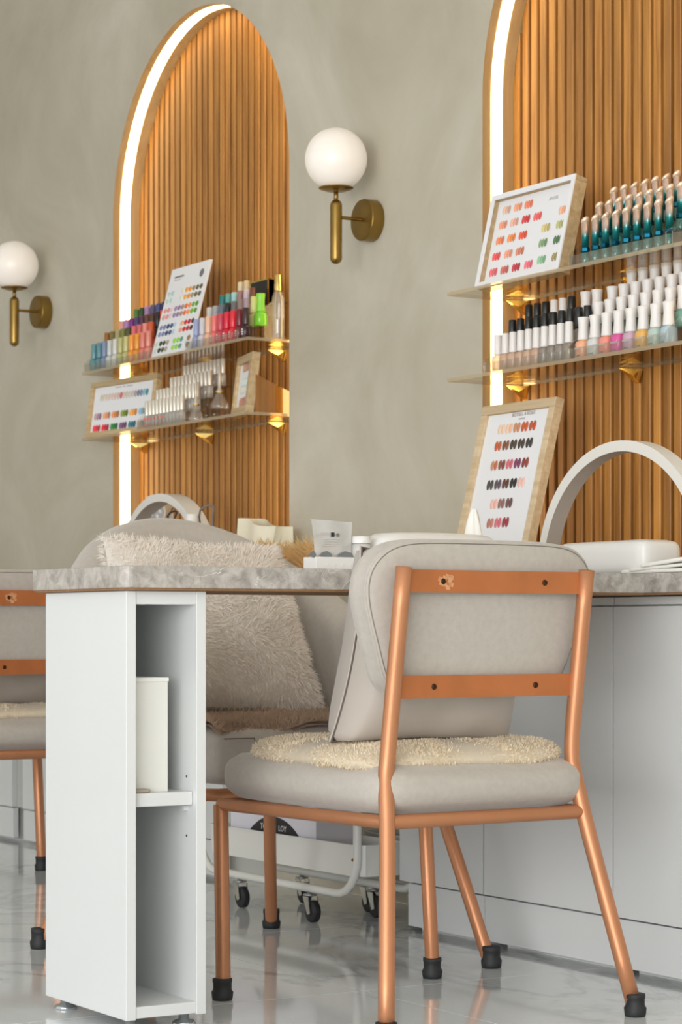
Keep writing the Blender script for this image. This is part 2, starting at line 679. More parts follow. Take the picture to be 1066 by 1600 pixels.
def build_wall():
    mb = MB()

    def q(x0, x1, za0, za1, zb):
        b = len(mb.v)
        mb.v += [(x0, WY, za0), (x1, WY, za1), (x1, WY, zb), (x0, WY, zb)]
        mb._q([b, b + 1, b + 2, b + 3])
    xs = [XL]
    for c in ARCHES:
        xs += [c - ARCH_R, c + ARCH_R]
    xs.append(XR)
    for i in range(0, len(xs), 2):
        q(xs[i], xs[i + 1], 0, 0, ZC)
    for c in ARCHES:
        q(c - ARCH_R, c + ARCH_R, 0, 0, ARCH_Z0)
        n = 48
        for k in range(n):
            a0, a1 = math.pi * k / n, math.pi * (k + 1) / n
            q(c - ARCH_R * math.cos(a0), c - ARCH_R * math.cos(a1), ARCH_ZS + ARCH_R * math.sin(a0), ARCH_ZS + ARCH_R * math.sin(a1), ZC)
    # the thick top and back so that the wall has a body
    mb.box(XL, XR, WY + 0.19, WY + 0.30, -0.06, ZC)
    o = mb.build('wall_back', M['plaster'])
    tag(o, kind='structure')
    for c in ARCHES:
        pts = arch_pts()
        j = MB().grid(lambda u, v: (c + pts[round(u * (len(pts) - 1))][0], WY + v * (NY + 0.05 - WY), pts[round(u * (len(pts) - 1))][1]), len(pts), 2)
        j.box(c - ARCH_R, c + ARCH_R, WY, NY + 0.05, ARCH_Z0 - 0.02, ARCH_Z0)
        j.build('arch_reveal', M['jamb'], o, smooth=False)
    return o


wall = build_wall()
tag(MB().box(XL - 0.1, XL, -3.4, WY, 0, ZC).build('wall_left', M['plaster']), kind='structure')
tag(MB().box(XL, XR, -3.4, WY + 0.3, ZC, ZC + 0.1).build('ceiling', M['ceiling']), kind='structure')

for c, side in zip(ARCHES, ('left', 'right')):
    p = thing('slat_panel', (c, NY, ARCH_Z0), 'vertical oak slats lining the %s lit arch niche' % side, 'wall panel', 'slatted arch niches')
    outl = [(x, z - ARCH_Z0) for x, z in arch_pts(48)]
    bk = MB()
    b0 = [(x, z) for x, z in outl]
    bk.prism(b0, 'y', 0.036, 0.046)
    bk.build('backing_board', M['slat_back'], p)
    pitch, sw = 0.0336, 0.0236
    n = 31
    for i in range(n):
        x0 = -ARCH_R + 0.0005 + i * pitch
        x1 = min(x0 + sw, ARCH_R - 0.0008)
        if x1 - x0 < 0.004:
            continue

        def top(x):
            return ARCH_ZS - ARCH_Z0 + math.sqrt(max(1e-6, ARCH_R ** 2 - x * x)) - 0.001
        # slat with eased front edges and a head cut to the curve
        mb = MB()
        e = 0.002
        sec = [(x0, 0.036), (x0, e), (x0 + e, 0), (x1 - e, 0), (x1, e), (x1, 0.036)]
        bb = len(mb.v)
        for z in (0, 1):
            for sx, sy in sec:
                mb.v.append((sx, sy, 0.0 if z == 0 else top(sx)))
        for k in range(6):
            k2 = (k + 1) % 6
            mb._q([bb + k2, bb + k, bb + 6 + k, bb + 6 + k2])
        mb._q([bb + k for k in range(6)])
        mb._q([bb + 6 + k for k in reversed(range(6))])
        mb.build('slat', M['slat'], p)
    # light strip let into the reveal
    pts = arch_pts(56, ARCH_R - 0.0015)
    l = MB().grid(lambda u, v: (pts[round(u * (len(pts) - 1))][0], v * 0.031, pts[round(u * (len(pts) - 1))][1] - ARCH_Z0), len(pts), 2)
    s2 = arch_pts(56, ARCH_R - 0.0002)
    for vv in (0, 0.031):
        l.grid(lambda u, v: ((pts, s2)[round(v)][round(u * (len(pts) - 1))][0], vv, (pts, s2)[round(v)][round(u * (len(pts) - 1))][1] - ARCH_Z0), len(pts), 2)
    o = l.build('led_strip', M['led'])
    o.location = (c, 3.073, ARCH_Z0)
    tag(o, 'glowing warm white light strip edging the %s arch' % side, 'strip light', 'arch light strips')

# ------------------------------------------------------------------ worktops, cabinets, pedestal
TZ0, TZ1 = 0.720, 0.760
PX0, PX1, PY0, PY1 = -3.734, -3.418, 1.682, 1.829


def slab(name, parts, loc, label):
    """parts: outlines (x, y) in world coordinates"""
    t = thing(name, loc, label, 'worktop')
    for nm, poly, z0, z1, m in parts:
        mb = MB().prism([(x - loc[0], y - loc[1]) for x, y in poly], 'z', z0 - loc[2], z1 - loc[2])
        mb.build(nm, m, t, bevel=0.0015, fix=True)
    return t


tx0, tx1, ty0 = -3.757, -3.398, 1.668
cr = 0.022
round_end = [(tx1 - cr + cr * math.sin(a), ty0 + cr - cr * math.cos(a)) for a in [math.pi / 2 * k / 6 for k in range(7)]]
tab = [(tx0, ty0)] + round_end + [(tx1, 2.735), (-2.2, 2.735), (-2.2, WY - 0.001), (-4.31, WY - 0.001), (-4.31, 2.735), (tx0, 2.735)]
ins = [(tx0 + 0.002, ty0 + 0.002), (tx1 - 0.02, ty0 + 0.002), (tx1 - 0.002, ty0 + 0.02), (tx1 - 0.002, 2.737), (-2.202, 2.737), (-2.202, WY - 0.003), (-4.308, WY - 0.003), (-4.308, 2.737), (tx0 + 0.002, 2.737)]
slab('worktop', [('stone_top', tab, TZ0 + 0.004, TZ1, M['stone']), ('chipboard_underside', ins, TZ0, TZ0 + 0.0045, M['mdf'])], (-3.6, 2.2, TZ0),
     'grey veined stone worktop running along the wall and out over the white pedestal')
slab('worktop', [('stone_top', [(-8.2, 2.76), (-5.08, 2.76), (-5.08, WY - 0.001), (-8.2, WY - 0.001)], TZ0 + 0.004, TZ1, M['stone']),
                 ('chipboard_underside', [(-8.198, 2.762), (-5.082, 2.762), (-5.082, WY - 0.003), (-8.198, WY - 0.003)], TZ0, TZ0 + 0.0045, M['mdf'])],
     (-6.5, 2.9, TZ0), 'far grey worktop under the left arch, mostly hidden behind the tub armchair')


def pedestal():
    t = thing('shelf_pedestal', (PX0, PY0, 0), 'narrow white open-sided shelf pedestal holding up the table end', 'shelf unit')
    L, Wd = PX1 - PX0, PY1 - PY0
    z0, z1, th = 0.020, 0.7195, 0.018
    MB().box(0, L, 0, th, z0, z1).build('side_panel', M['white'], t, bevel=0.001)
    MB().box(0, L, Wd - th, Wd, z0, z1).build('side_panel', M['white'], t, bevel=0.001)
    MB().box(0.0, 0.012, th, Wd - th, z0, z1).build('back_panel', M['white2'], t)
    MB().box(0.012, L - 0.002, th, Wd - th, z0 + 0.002, z0 + 0.021).build('bottom_panel', M['white'], t, bevel=0.001)
    MB().box(0.012, L - 0.002, th, Wd - th, z1 - 0.022, z1).build('top_panel', M['white'], t, bevel=0.001)
    MB().box(0.012, L - 0.012, th + 0.001, Wd - th - 0.001, 0.366, 0.388).build('shelf_board', M['white'], t, bevel=0.001)
    for x in (0.06, L - 0.035):
        for yy, sg in ((th, 1), (Wd - th, -1)):
            MB().lathe([(0.006, 0), (0.006, sg * 0.008)], 10, (x, yy, 0.360), 'y').build('shelf_peg', M['white'], t, smooth=False)
    for zz in (0.412, 0.313):
        MB().lathe([(0.0022, 0), (0.0022, -0.0006)], 8, (L - 0.035, Wd - th, zz), 'y').build('peg_hole', M['print_dark'], t)
    MB().box(L - 0.05, L - 0.04, 0.058, 0.068, z1 - 0.0225, z1 - 0.0205).build('fixing_bracket', M['screw'], t)
    for x in (0.035, L - 0.03):
        for y in (0.022, Wd - 0.026):
            MB().lathe([(0.019, 0.0), (0.02, 0.003), (0.017, 0.007), (0.009, 0.010), (0.008, z0)], 18, (x, y, 0)).build('levelling_foot', M['chrome'], t, smooth=True)
    return t


pedestal()
b = thing('box_file', (PX1 - 0.16, PY0 + 0.019, 0.388), 'white cardboard file standing on the pedestal shelf', 'file box')
MB().box(0.0, 0.125, 0.0, 0.075, 0.0, 0.182).build('file_body', mat('white_cardboard', srgb(228, 228, 222), 0.6), b, bevel=0.001)
MB().box(-0.001, 0.1265, -0.0002, 0.0762, 0.182, 0.189).build('file_lid', mat('white_cardboard_lid', srgb(234, 234, 229), 0.6), b, bevel=0.001)
f = MB().rbox((0.0, 0.0, 0.0035), (0.016, 0.034, 0.007), 0.003, 4).build('nail_file', M['file'], smooth=True)
f.location = (PX1 - 0.023, PY0 + 0.036, 0.388)
tag(f, 'small taupe nail file on the pedestal shelf in front of the white box', 'nail file')


def cabinet(x0, x1, yf, label, doors, end_left=False, pull=True):
    t = thing('base_cabinet', ((x0 + x1) / 2, yf, 0), label, 'cabinet', 'white base cabinets')
    cx = (x0 + x1) / 2
    a, c = x0 - cx, x1 - cx
    d = WY - yf - 0.002
    MB().box(a, c, 0.019, d, 0.105, TZ0 - 0.001).build('carcass', M['white2'], t)
    pl = MB().box(a + (0.03 if end_left else 0), c, 0.004, 0.022, 0.012, 0.104).build('plinth', M['white'], t, bevel=0.0008)
    MB().box(a + 0.03, c - 0.03, 0.04, d, 0.0, 0.105).build('base_box', M['white2'], t)
    w = (c - a) / doors
    for k in range(doors):
        dd = MB().box(a + k * w + 0.0012, a + (k + 1) * w - 0.0012, 0.0, 0.018, 0.1075, 0.700).build('door', M['white'], t, bevel=0.001)
    MB().box(a + 0.001, c - 0.001, 0.003, 0.019, 0.703, TZ0 - 0.002).build('top_rail', M['white'], t, bevel=0.0008)
    return t


YF = 2.775
cabinet(-4.292, -3.973, YF, 'white cabinet with one plain door at the end of the run by the casters', 1, True)
cabinet(-3.971, -3.541, YF, 'white cabinet with one plain door directly behind the front chair legs', 1)
cabinet(-3.539, -2.95, YF, 'white cabinet with a plain door right of the front chair', 1)
cabinet(-6.61, -5.33, 2.90, 'far white cabinet beside the caster trolley under the left arch', 3)
cabinet(-8.1, -6.69, 2.90, 'farthest white cabinet at the left edge behind the far chair', 3)
hp = MB().tube([(-3.745 + 0.01 * k / 6 * (1 if k < 4 else 1.6), YF - 0.001, 0.345 - 0.05 * k / 6) for k in range(7)], 0.0006, 5).build('thread', M['print'], None)
tag(hp, 'loose thread hanging on the white cabinet door behind the chair', 'thread')


# ------------------------------------------------------------------ cushions
def cushion_fn(w, h, t, pw=0.42, sag=0.0, seed=0, pinch=0.06):
    """height field of a knife-edge cushion lying in the x/z plane, thickness along y"""
    def fn(u, v, side):
        a, b = u * 2 - 1, v * 2 - 1
        k = max(0.0, (1 - abs(a) ** 2.2) * (1 - abs(b) ** 2.2)) ** pw
        x = a * w / 2 * (1 - pinch * (1 - abs(a) ** 2 * 0) * (1 - b * b) * abs(a))
        z = b * h / 2 * (1 - pinch * (1 - a * a) * abs(b))
        wr = noise.noise(Vector((a * 2.1 + seed, b * 2.3, side * 3.0 + seed))) * 0.10
        return Vector((x, side * t / 2 * k * (1 + wr), z - sag * (1 - a * a) * 0.0))
    return fn


def add_cushion(parent, name, fn, m, n=26, smooth=True):
    mb = MB()
    mb.grid(lambda u, v: fn(u, v, -1), n, n)
    mb.grid(lambda u, v: fn(v, u, 1), n, n)
    return mb.build(name, m, parent, smooth=smooth, fix=True)


def seam_loop(fn, eps=0.0, n=20):
    p = []
    for i in range(n):
        p.append(fn(i / n, 0, 1))
    for i in range(n):
        p.append(fn(1, i / n, 1))
    for i in range(n):
        p.append(fn(1 - i / n, 1, 1))
    for i in range(n + 1):
        p.append(fn(0, 1 - i / n, 1))
    return p


def fleece_pad(name, x0, x1, y0, y1, zb, zt, label, seed, rx=0.0, mname='fleece', dens=22000, tl=0.0046, droop=(0.0, 0.0)):
    """a soft pad with a rounded rim and a looped pile"""
    cx, cy = (x0 + x1) / 2, (y0 + y1) / 2
    t = thing(name, (cx, cy, zb), label, 'seat pad')
    hx, hy, th = (x1 - x0) / 2, (y1 - y0) / 2, zt - zb

    def surf(u, v):
        an = u * 2 * math.pi
        ca, sa = math.cos(an), math.sin(an)
        e = 0.36
        bx = math.copysign(abs(ca) ** e, ca)
        by = math.copysign(abs(sa) ** e, sa)
        wob = 1 + 0.035 * noise.noise(Vector((ca * 1.6 + seed, sa * 1.6, 0)))
        # v 0..1 : centre top -> rim -> centre bottom
        if v < 0.62:
            k = math.sin(v / 0.62 * math.pi / 2) ** 0.8
            z = th * (0.5 + 0.5 * (1 - max(0, (k - 0.80) / 0.20) ** 2) ** 0.5)
        else:
            k = math.cos((v - 0.62) / 0.38 * math.pi / 2) ** 0.5
            z = th * 0.5 * (1 - (1 - max(0, (k - 0.80) / 0.20) ** 2) ** 0.5)
        x, y = hx * bx * k * wob, hy * by * k * wob
        z += 0.004 * noise.noise(Vector((x * 22 + seed, y * 22, 1.0)))
        # droop over the cushion edge
        z -= droop[0] * max(0, (-y / hy - 0.45) / 0.55) ** 2
        z -= droop[1] * max(0, (x / hx - 0.55) / 0.45) ** 2
        return Vector((x, y, z))
    mb = MB().grid(surf, 72, 30, wrap_u=True)
    mb.build('pad', M[mname], t, smooth=True, fix=True)

    NU, NV = 72, 24
    vv = [surf(i / NU, 0.01 + 0.84 * j / NV) for i in range(NU) for j in range(NV + 1)]
    cells = [(i, j) for i in range(NU) for j in range(NV)]
    wts = []
    for i, j in cells:
        p0, p1, p2 = vv[i * (NV + 1) + j], vv[((i + 1) % NU) * (NV + 1) + j], vv[i * (NV + 1) + j + 1]
        wts.append((p1 - p0).cross(p2 - p0).length + 1e-9)
    picks = random.Random(seed).choices(cells, wts, k=dens)
    it = iter(picks)

    def root(rg):
        i, j = next(it)
        u, v = ((i + rg.random()) / NU) % 1, 0.01 + 0.84 * (j + rg.random()) / NV
        p = surf(u, v)
        a = surf((u + 0.004) % 1, v) - p
        b_ = surf(u, min(1, v + 0.01)) - p
        n = a.cross(b_)
        if n.length < 1e-9:
            n = Vector((0, 0, 1))
        n.normalize()
        c = Vector((p.x, p.y, (p.z - th / 2) * 3 + 0.02))
        if n.dot(c) < 0:
            n = -n
        return p, n
    tag(tufts(root, dens, tl, 0.0011, seed, 0.15, 0.9).build('pile', M[mname], t), kind='stuff')
    return t


# ------------------------------------------------------------------ the steel framed chair
def make_chair():
    """local axes: origin on the floor under the rear seat rail, chair faces -x"""
    t = thing('upholstered_chair', (0, 0, 0), 'x', 'chair', 'copper framed chairs')
    r = 0.0135
    ZF, D = 0.345, 0.486
    wf, wr = 0.224, 0.205
    # tubes
    for sg in (-1, 1):
        front = [(-D, sg * wf, ZF), (-D + 0.019, sg * (wf + 0.006), 0.022)]
        l = MB().tube([front[0], front[1]], r, 16).build('front_leg', M['copper'], t, smooth='auto')
        MB().lathe([(0.0175, 0.0), (0.0185, 0.004), (0.0195, 0.014), (0.0165, 0.019), (0.0165, 0.03), (0.0175, 0.032), (0.0175, 0.038), (0.0140, 0.039)], 18,
                   (-D + 0.017, sg * (wf + 0.007), 0)).build('rubber_foot', M['rubber'], l, smooth=True)
        pts = [(0.071, sg * (wr + 0.052), 0.022), (0.004, sg * (wr + 0.002), ZF - 0.015), (-0.008, sg * (wr - 0.004), ZF + 0.04), (-0.016, sg * 0.1965, ZF + 0.075),
               (-0.0155, sg * 0.193, ZF + 0.105), (-0.010, sg * 0.192, 0.50), (0.027, sg * 0.191, 0.757)]
        # smooth the bend
        sm = []
        for i in range(len(pts) - 1):
            a, b_ = Vector(pts[i]), Vector(pts[i + 1])
            sm += [a.lerp(b_, k / 4) for k in range(4)]
        sm.append(Vector(pts[-1]))
        for _ in range(3):
            sm = [sm[0]] + [(sm[i - 1] + sm[i] * 2 + sm[i + 1]) / 4 for i in range(1, len(sm) - 1)] + [sm[-1]]
        l = MB().tube(sm, r, 16).build('back_post', M['copper'], t, smooth='auto')
        MB().lathe([(0.0175, 0.0), (0.0185, 0.004), (0.0195, 0.014), (0.0165, 0.019), (0.0165, 0.03), (0.0175, 0.032), (0.0175, 0.038), (0.0140, 0.039)], 18,
                   (0.0735, sg * (wr + 0.054), 0)).build('rubber_foot', M['rubber'], l, smooth=True)
        MB().tube([(-D, sg * wf, ZF), (-0.002, sg * wr, ZF)], 0.011, 14).build('side_rail', M['copper'], t, smooth='auto')
    MB().tube([(-D, -wf, ZF), (-D, wf, ZF)], 0.011, 14).build('front_rail', M['copper'], t, smooth='auto')
    MB().tube([(-0.001, -wr, ZF), (-0.001, wr, ZF)], 0.012, 14).build('back_rail', M['copper'], t, smooth='auto')
    # flat straps between the posts
    for z, xs in ((0.735, 0.0235), (0.5625, -0.0015)):
        s = MB()

        def fs(u, v, xs=xs, z=z):
            y = (u * 2 - 1) * 0.188
            return Vector((xs - 0.010 * (1 - (y / 0.188) ** 2), y, z + (v - 0.5) * 0.037))
        s.grid(fs, 17, 2)
        s.grid(lambda u, v: fs(u, 1 - v) + Vector((-0.004, 0, 0)), 17, 2)
        for vv in (0, 1):
            s.grid(lambda u, v, vv=vv: fs(u, vv) + Vector((-0.004 * (v if vv else 1 - v), 0, 0)), 17, 2)
        st = s.build('strap', M['copper_flat'], t)
        if z > 0.7:
            wm = MB()
            for k in range(9):
                a0 = k * 0.7
                rad = 0.007 + 0.009 * ((k * 37) % 10) / 10
                yc, zc_ = -0.098 + rad * math.cos(a0), z + rad * 0.7 * math.sin(a0)
                x = xs - 0.010 * (1 - (yc / 0.188) ** 2) + 0.0003
                wm.prism([(yc - 0.005, zc_ - 0.003), (yc + 0.004, zc_ - 0.004), (yc + 0.005, zc_ + 0.003), (yc - 0.002, zc_ + 0.005)], 'x', x - 0.0002, x + 0.0002)
            wm.build('worn_patch', M['worn'], st)
        for y in (-0.105, 0.108):
            x = xs - 0.010 * (1 - (y / 0.188) ** 2)
            MB().lathe([(0.0052, 0.0), (0.0048, 0.0015), (0.0025, 0.0022)], 12, (x, y, z), 'x').build('screw', M['screw'], st, smooth=True)
    # seat
    MB().rbox((-0.252, 0, ZF + 0.051), (0.515, 0.435, 0.080), 0.036, 12, (0.012, 0.012, 0.012)).build('seat', M['velvet'], t, smooth=True)
    # backrest: padded rounded trapezoid in front of the straps, piped round its edge
    # the outline has a wide crown and sides that run in towards the bottom
    ol0 = []
    cn = [((0.200, -0.129), 0.06, -90, 0), ((0.248, 0.134), 0.085, 0, 90), ((-0.248, 0.134), 0.085, 90, 180), ((-0.200, -0.129), 0.06, 180, 270)]
    for (px, pz), rr, a0, a1 in cn:
        qx, qz = px - math.copysign(rr, px), pz - math.copysign(rr, pz)
        for k in range(11):
            an = R(a0 + (a1 - a0) * k / 10)
            ol0.append((qx + rr * math.cos(an), qz + rr * math.sin(an)))
    # fill the long straight runs
    ol = []
    for i, p in enumerate(ol0):
        q = ol0[(i + 1) % len(ol0)]
        ol.append(p)
        d = math.hypot(q[0] - p[0], q[1] - p[1])
        m_ = int(d / 0.03)
        for k in range(1, m_ + 1):
            ol.append((p[0] + (q[0] - p[0]) * k / (m_ + 1), p[1] + (q[1] - p[1]) * k / (m_ + 1)))
    for _ in range(8):
        ol = [((ol[i - 1][0] + 2 * ol[i][0] + ol[(i + 1) % len(ol)][0]) / 4, (ol[i - 1][1] + 2 * ol[i][1] + ol[(i + 1) % len(ol)][1]) / 4) for i in range(len(ol))]
    n = len(ol)

    def outline(k, ins):
        y, z = ol[k % n]
        return (y * (1 - ins / 0.22), z * (1 - ins / 0.125))
    prof = [(0.120, -0.022), (0.09, -0.024), (0.06, -0.0235), (0.035, -0.021), (0.018, -0.016), (0.006, -0.007), (0.0, 0.006), (0.0, 0.020), (0.005, 0.033), (0.0025, 0.040), (0.007, 0.046), (0.02, 0.050), (0.04, 0.052), (0.07, 0.0525), (0.10, 0.0525), (0.120, 0.0525)]
    zc = 0.672
    mb = MB()
    rows = []
    for ins, x in prof:
        rows.append(len(mb.v))
        for k in range(n):
            y, z = outline(k, ins)
            mb.v.append((-0.060 + x + z * 0.14 - 0.008 * (y / 0.25) ** 2, y, zc + z))
    for i in range(len(rows) - 1):
        for k in range(n):
            k2 = (k + 1) % n
            mb._q([rows[i] + k, rows[i] + k2, rows[i + 1] + k2, rows[i + 1] + k])
    for rw, x, rev in ((rows[0], -0.022, True), (rows[-1], 0.0525, False)):
        ce = len(mb.v)
        mb.v.append((-0.060 + x, 0, zc))
        for k in range(n):
            k2 = (k + 1) % n
            mb._q([rw + k2, rw + k, ce] if rev else [rw + k, rw + k2, ce])
    br = mb.build('backrest', M['velvet'], t, smooth=True, fix=True)
    pp = []
    for k in range(n + 1):
        y, z = outline(k, 0.0045)
        pp.append((-0.060 + 0.0405 + z * 0.14 - 0.008 * (y / 0.25) ** 2, y, zc + z))
    MB().tube(pp, 0.0026, 6, False).build('piping', M['velvet'], br, smooth=True)
    pp = []
    for k in range(n + 1):
        y, z = outline(k, 0.0078)
        pp.append((-0.060 + 0.0460 + z * 0.14 - 0.008 * (y / 0.25) ** 2, y, zc + z))
    MB().tube(pp, 0.0011, 5, False).build('seam', M['seam'], br, smooth=True)
    return t


def copy_tree(o, parent=None):
    c = o.copy()
    COL.objects.link(c)
    if parent is not None:
        c.parent = parent
        c.matrix_parent_inverse = o.matrix_parent_inverse
    for ch in list(o.children):
        copy_tree(ch, c)
    return c


chair = make_chair()
chair['label'] = 'front copper-framed greige chair seen from behind with fleece seat pad and pillow'
chair.location = (-3.184, 2.234, 0)
chair.rotation_euler = (0, 0, 0.047)
far = copy_tree(chair)
far['label'] = 'far copper-framed greige chair cut off by the left edge behind the white pedestal'
far.location = (-5.374, 2.416, 0)

fleece_pad('fleece_pad', -3.655, -3.192, 2.008, 2.432, 0.434, 0.468, 'cream fleece pad on the seat of the front chair', 3, droop=(0.014, 0.012))
p2 = fleece_pad('fleece_pad', -5.845, -5.382, 2.19, 2.614, 0.434, 0.466, 'cream fleece pad on the seat of the far left chair', 5, dens=8000, droop=(0.004, 0.006))

# grey pillow on the front chair, leaning on its backrest
pl = thing('throw_pillow', (-3.365, 2.213, 0.461), 'grey sateen pillow with dark piping leaning in the front chair', 'pillow', rot=(R(13), R(2), R(92)))
fn = cushion_fn(0.355, 0.335, 0.165, 0.22, seed=2.2, pinch=0.10)
fz = lambda u, v, s: fn(u, v, s) + Vector((0, 0, 0.167))
add_cushion(pl, 'cover', fz, M['pillow'], 34)
lp = seam_loop(fz)
MB().tube(lp, 0.0019, 6, False).build('piping', M['piping'], pl, smooth=True)
MB().tube([p + Vector((0, 0.0042, 0)) for p in lp], 0.0026, 6, False).build('flange', M['pillow'], pl, smooth=True)
pl = thing('throw_pillow', (-5.60, 2.36, 0.461), 'grey pillow lying in the far left chair', 'pillow', rot=(R(22), 0, R(90)))
add_cushion(pl, 'cover', fz, M['pillow'])
MB().tube(seam_loop(fz), 0.0021, 6, False).build('piping', M['piping'], pl, smooth=True)


# ------------------------------------------------------------------ tub armchair behind the table
def tub_chair():
    cx, cy = -4.20, 2.315
    t = thing('tub_armchair', (cx, cy, 0), 'round-backed greige tub armchair on copper legs behind the table', 'armchair')
    Ri, Ro = 0.245, 0.345

    def path(u):
        """u 0..1 from the front of one arm round the back to the other"""
        arc = math.pi * 0.5 * (Ri + Ro) / 2 * 2
        st = 0.22
        L = arc + 2 * st
        s = u * L
        if s < st:
            return Vector((st - s, -1, 0)), Vector((0, -1, 0)), 0.0
        if s > L - st:
            return Vector((s - (L - st), 1, 0)), Vector((0, 1, 0)), 0.0
        a = (s - st) / arc * math.pi
        n = Vector((-math.sin(a), -math.cos(a), 0))
        return None, n, math.sin(a)
    nc = 18

    def fn_(u, v):
        base, n, back = path(u)
        zt = 0.690 + 0.208 * (back ** 1.3)
        end = min(1.0, min(u, 1 - u) / 0.045)
        end = math.sqrt(max(0.0, 1 - (1 - end) ** 2))
        zb = 0.365
        zt2 = zb + (zt - zb) * (0.72 + 0.28 * end)
        # cross-section loop: v runs inner bottom -> inner top -> crown -> outer top -> outer bottom
        half = (Ro - Ri) / 2
        mid = (Ro + Ri) / 2
        hr = half * (0.75 + 0.25 * end)
        if v < 0.36:
            k = v / 0.36
            off = mid - hr - 0.012 * math.sin(k * math.pi)
            z = zb + (zt2 - half - zb) * k
        elif v < 0.64:
            a = (v - 0.36) / 0.28 * math.pi
            off = mid - hr * math.cos(a)
            z = zt2 - half + half * math.sin(a)
        else:
            k = (v - 0.64) / 0.36
            off = mid + hr + 0.012 * math.sin(k * math.pi)
            z = zt2 - half - (zt2 - half - zb) * k
        off -= (z - 0.6) * -0.08 * back
        if base is not None:
            return Vector((base.x, n.y * off, z))
        return Vector((n.x * off, n.y * off, z))
    mb = MB().grid(fn_, 60, 30, wrap_v=True)
    k0 = [j for j in range(30)]
    mb._q(list(k0))
    mb._q([59 * 30 + j for j in reversed(range(30))])
    mb.build('shell', M['velvet'], t, smooth=True, fix=True)
    MB().rbox((0.10, 0, 0.416), (0.53, 0.485, 0.105), 0.035, 10, (0.01, 0.0, 0.01)).build('seat', M['velvet'], t, smooth=True)
    sp = [(0.3655, -0.225, 0.452), (0.3655, -0.16, 0.452), (0.3655, -0.155, 0.385), (0.3655, -0.10, 0.382)]
    MB().tube(sp, 0.0014, 5).build('seat_seam', M['seam'], t)
    ring = [(0.33, -0.262), (0.36, -0.235), (0.36, 0.24), (0.34, 0.262), (-0.12, 0.245), (-0.20, 0.16), (-0.20, -0.16), (-0.12, -0.235)]
    MB().tube([(x, y, 0.347) for x, y in ring + ring[:1]], 0.012, 12, False).build('seat_frame', M['copper'], t, smooth='auto')
    for top, ft in (((0.356, 0.252), (0.485, 0.300)), ((0.330, -0.262), (0.40, -0.42)), ((-0.15, 0.165), (-0.26, 0.234)), ((-0.15, -0.225), (-0.223, -0.336))):
        d = Vector((ft[0] - top[0], ft[1] - top[1], 0))
        e = Vector((top[0], top[1], 0.345)) + Vector((d.x, d.y, -0.345)) * (0.336 / 0.345)
        l = MB().tube([(top[0], top[1], 0.345), tuple(e)], 0.0135, 14).build('leg', M['copper'], t, smooth='auto')
        MB().lathe([(0.0185, 0.0), (0.0195, 0.004), (0.0205, 0.014), (0.0175, 0.020), (0.0175, 0.032), (0.0185, 0.034), (0.018, 0.042), (0.014, 0.043)], 18,
                   (ft[0], ft[1], 0)).build('rubber_foot', M['rubber'], l, smooth=True)
    return t


tub_chair()


def fur_cushion(name, loc, rot, w, h, t_, label, m, seed, cnt, ln):
    t = thing(name, loc, label, 'cushion', rot=rot)
    fn0 = cushion_fn(w, h, t_, 0.40, seed=seed)

    def fc(u, v, s):
        p = fn0(u, v, s) + Vector((0, 0, h / 2))
        q = noise.noise(Vector((p.x * 14 + seed, p.z * 30, s)))
        p.y += s * 0.007 * q
        hz = p.z / h
        p.x = p.x * (1.06 - 0.14 * hz) - 0.05 * (hz - 0.35)
        return p
    add_cushion(t, 'cover', fc, m, 30)

    def root(rg):
        u, v, s = rg.random(), rg.random(), rg.choice((-1, 1, -1))
        p = fc(u, v, s)
        a = fc(min(1, u + 0.01), v, s) - fc(max(0, u - 0.01), v, s)
        b_ = fc(u, min(1, v + 0.01), s) - fc(u, max(0, v - 0.01), s)
        n = a.cross(b_)
        if n.length < 1e-9:
            n = Vector((0, s, 0))
        n.normalize()
        if n.y * s < 0:
            n = -n
        edge = Vector(((u - 0.5) * 2, 0, (v - 0.5) * 2))
        if max(abs(edge.x), abs(edge.z)) > 0.93:
            n = (n + edge * 0.8).normalized()
        return p, n
    tag(tufts(root, cnt, ln, 0.0012, int(seed * 10), 0.35, 0.9).build('pile', m, t), kind='stuff')
    return t


fur_cushion('fur_cushion', (-4.185, 2.268, 0.488), (R(-17), R(3), R(88)), 0.43, 0.362, 0.17, 'cream faux fur cushion propped in the tub armchair', M['fur_white'], 1.7, 22000, 0.016)
# golden fur cushion on the top tray of the trolley behind the armchair
fur_cushion('fur_cushion', (-4.735, 2.76, 0.686), (R(-6), 0, R(8)), 0.27, 0.165, 0.11, 'golden faux fur cushion resting on the trolley behind the tub armchair', M['fur_gold'], 4.1, 6000, 0.030)
# taupe fur throw spread over the armchair seat
ft_ = thing('seat_throw', (-4.10, 2.315, 0.47), 'taupe faux fur throw spread over the tub armchair seat', 'throw')


def throwf(u, v):
    x = -0.22 + 0.475 * u
    y = (v - 0.5) * 0.47
    z = 0.012 + 0.008 * noise.noise(Vector((u * 4, v * 5, 3)))
    edge = max(0, x - 0.21 + 0.03 * math.sin(v * 9)) / 0.05
    z -= 0.014 * edge ** 2
    return Vector((x - 0.004 * edge * edge, y, z))


mb = MB().grid(throwf, 30, 30)
mb.grid(lambda u, v: throwf(v, u) + Vector((0, 0, -0.008)), 30, 30)
mb.build('hide', M['fur_taupe'], ft_, smooth=True)


def troot(rg):
    u, v = rg.random() ** 0.6, rg.random()
    return throwf(u, v), Vector((0.35 if u > 0.9 else 0, 0, 1))


tag(tufts(troot, 9000, 0.014, 0.001, 6, 0.1, 0.9).build('pile', M['fur_taupe'], ft_), kind='stuff')

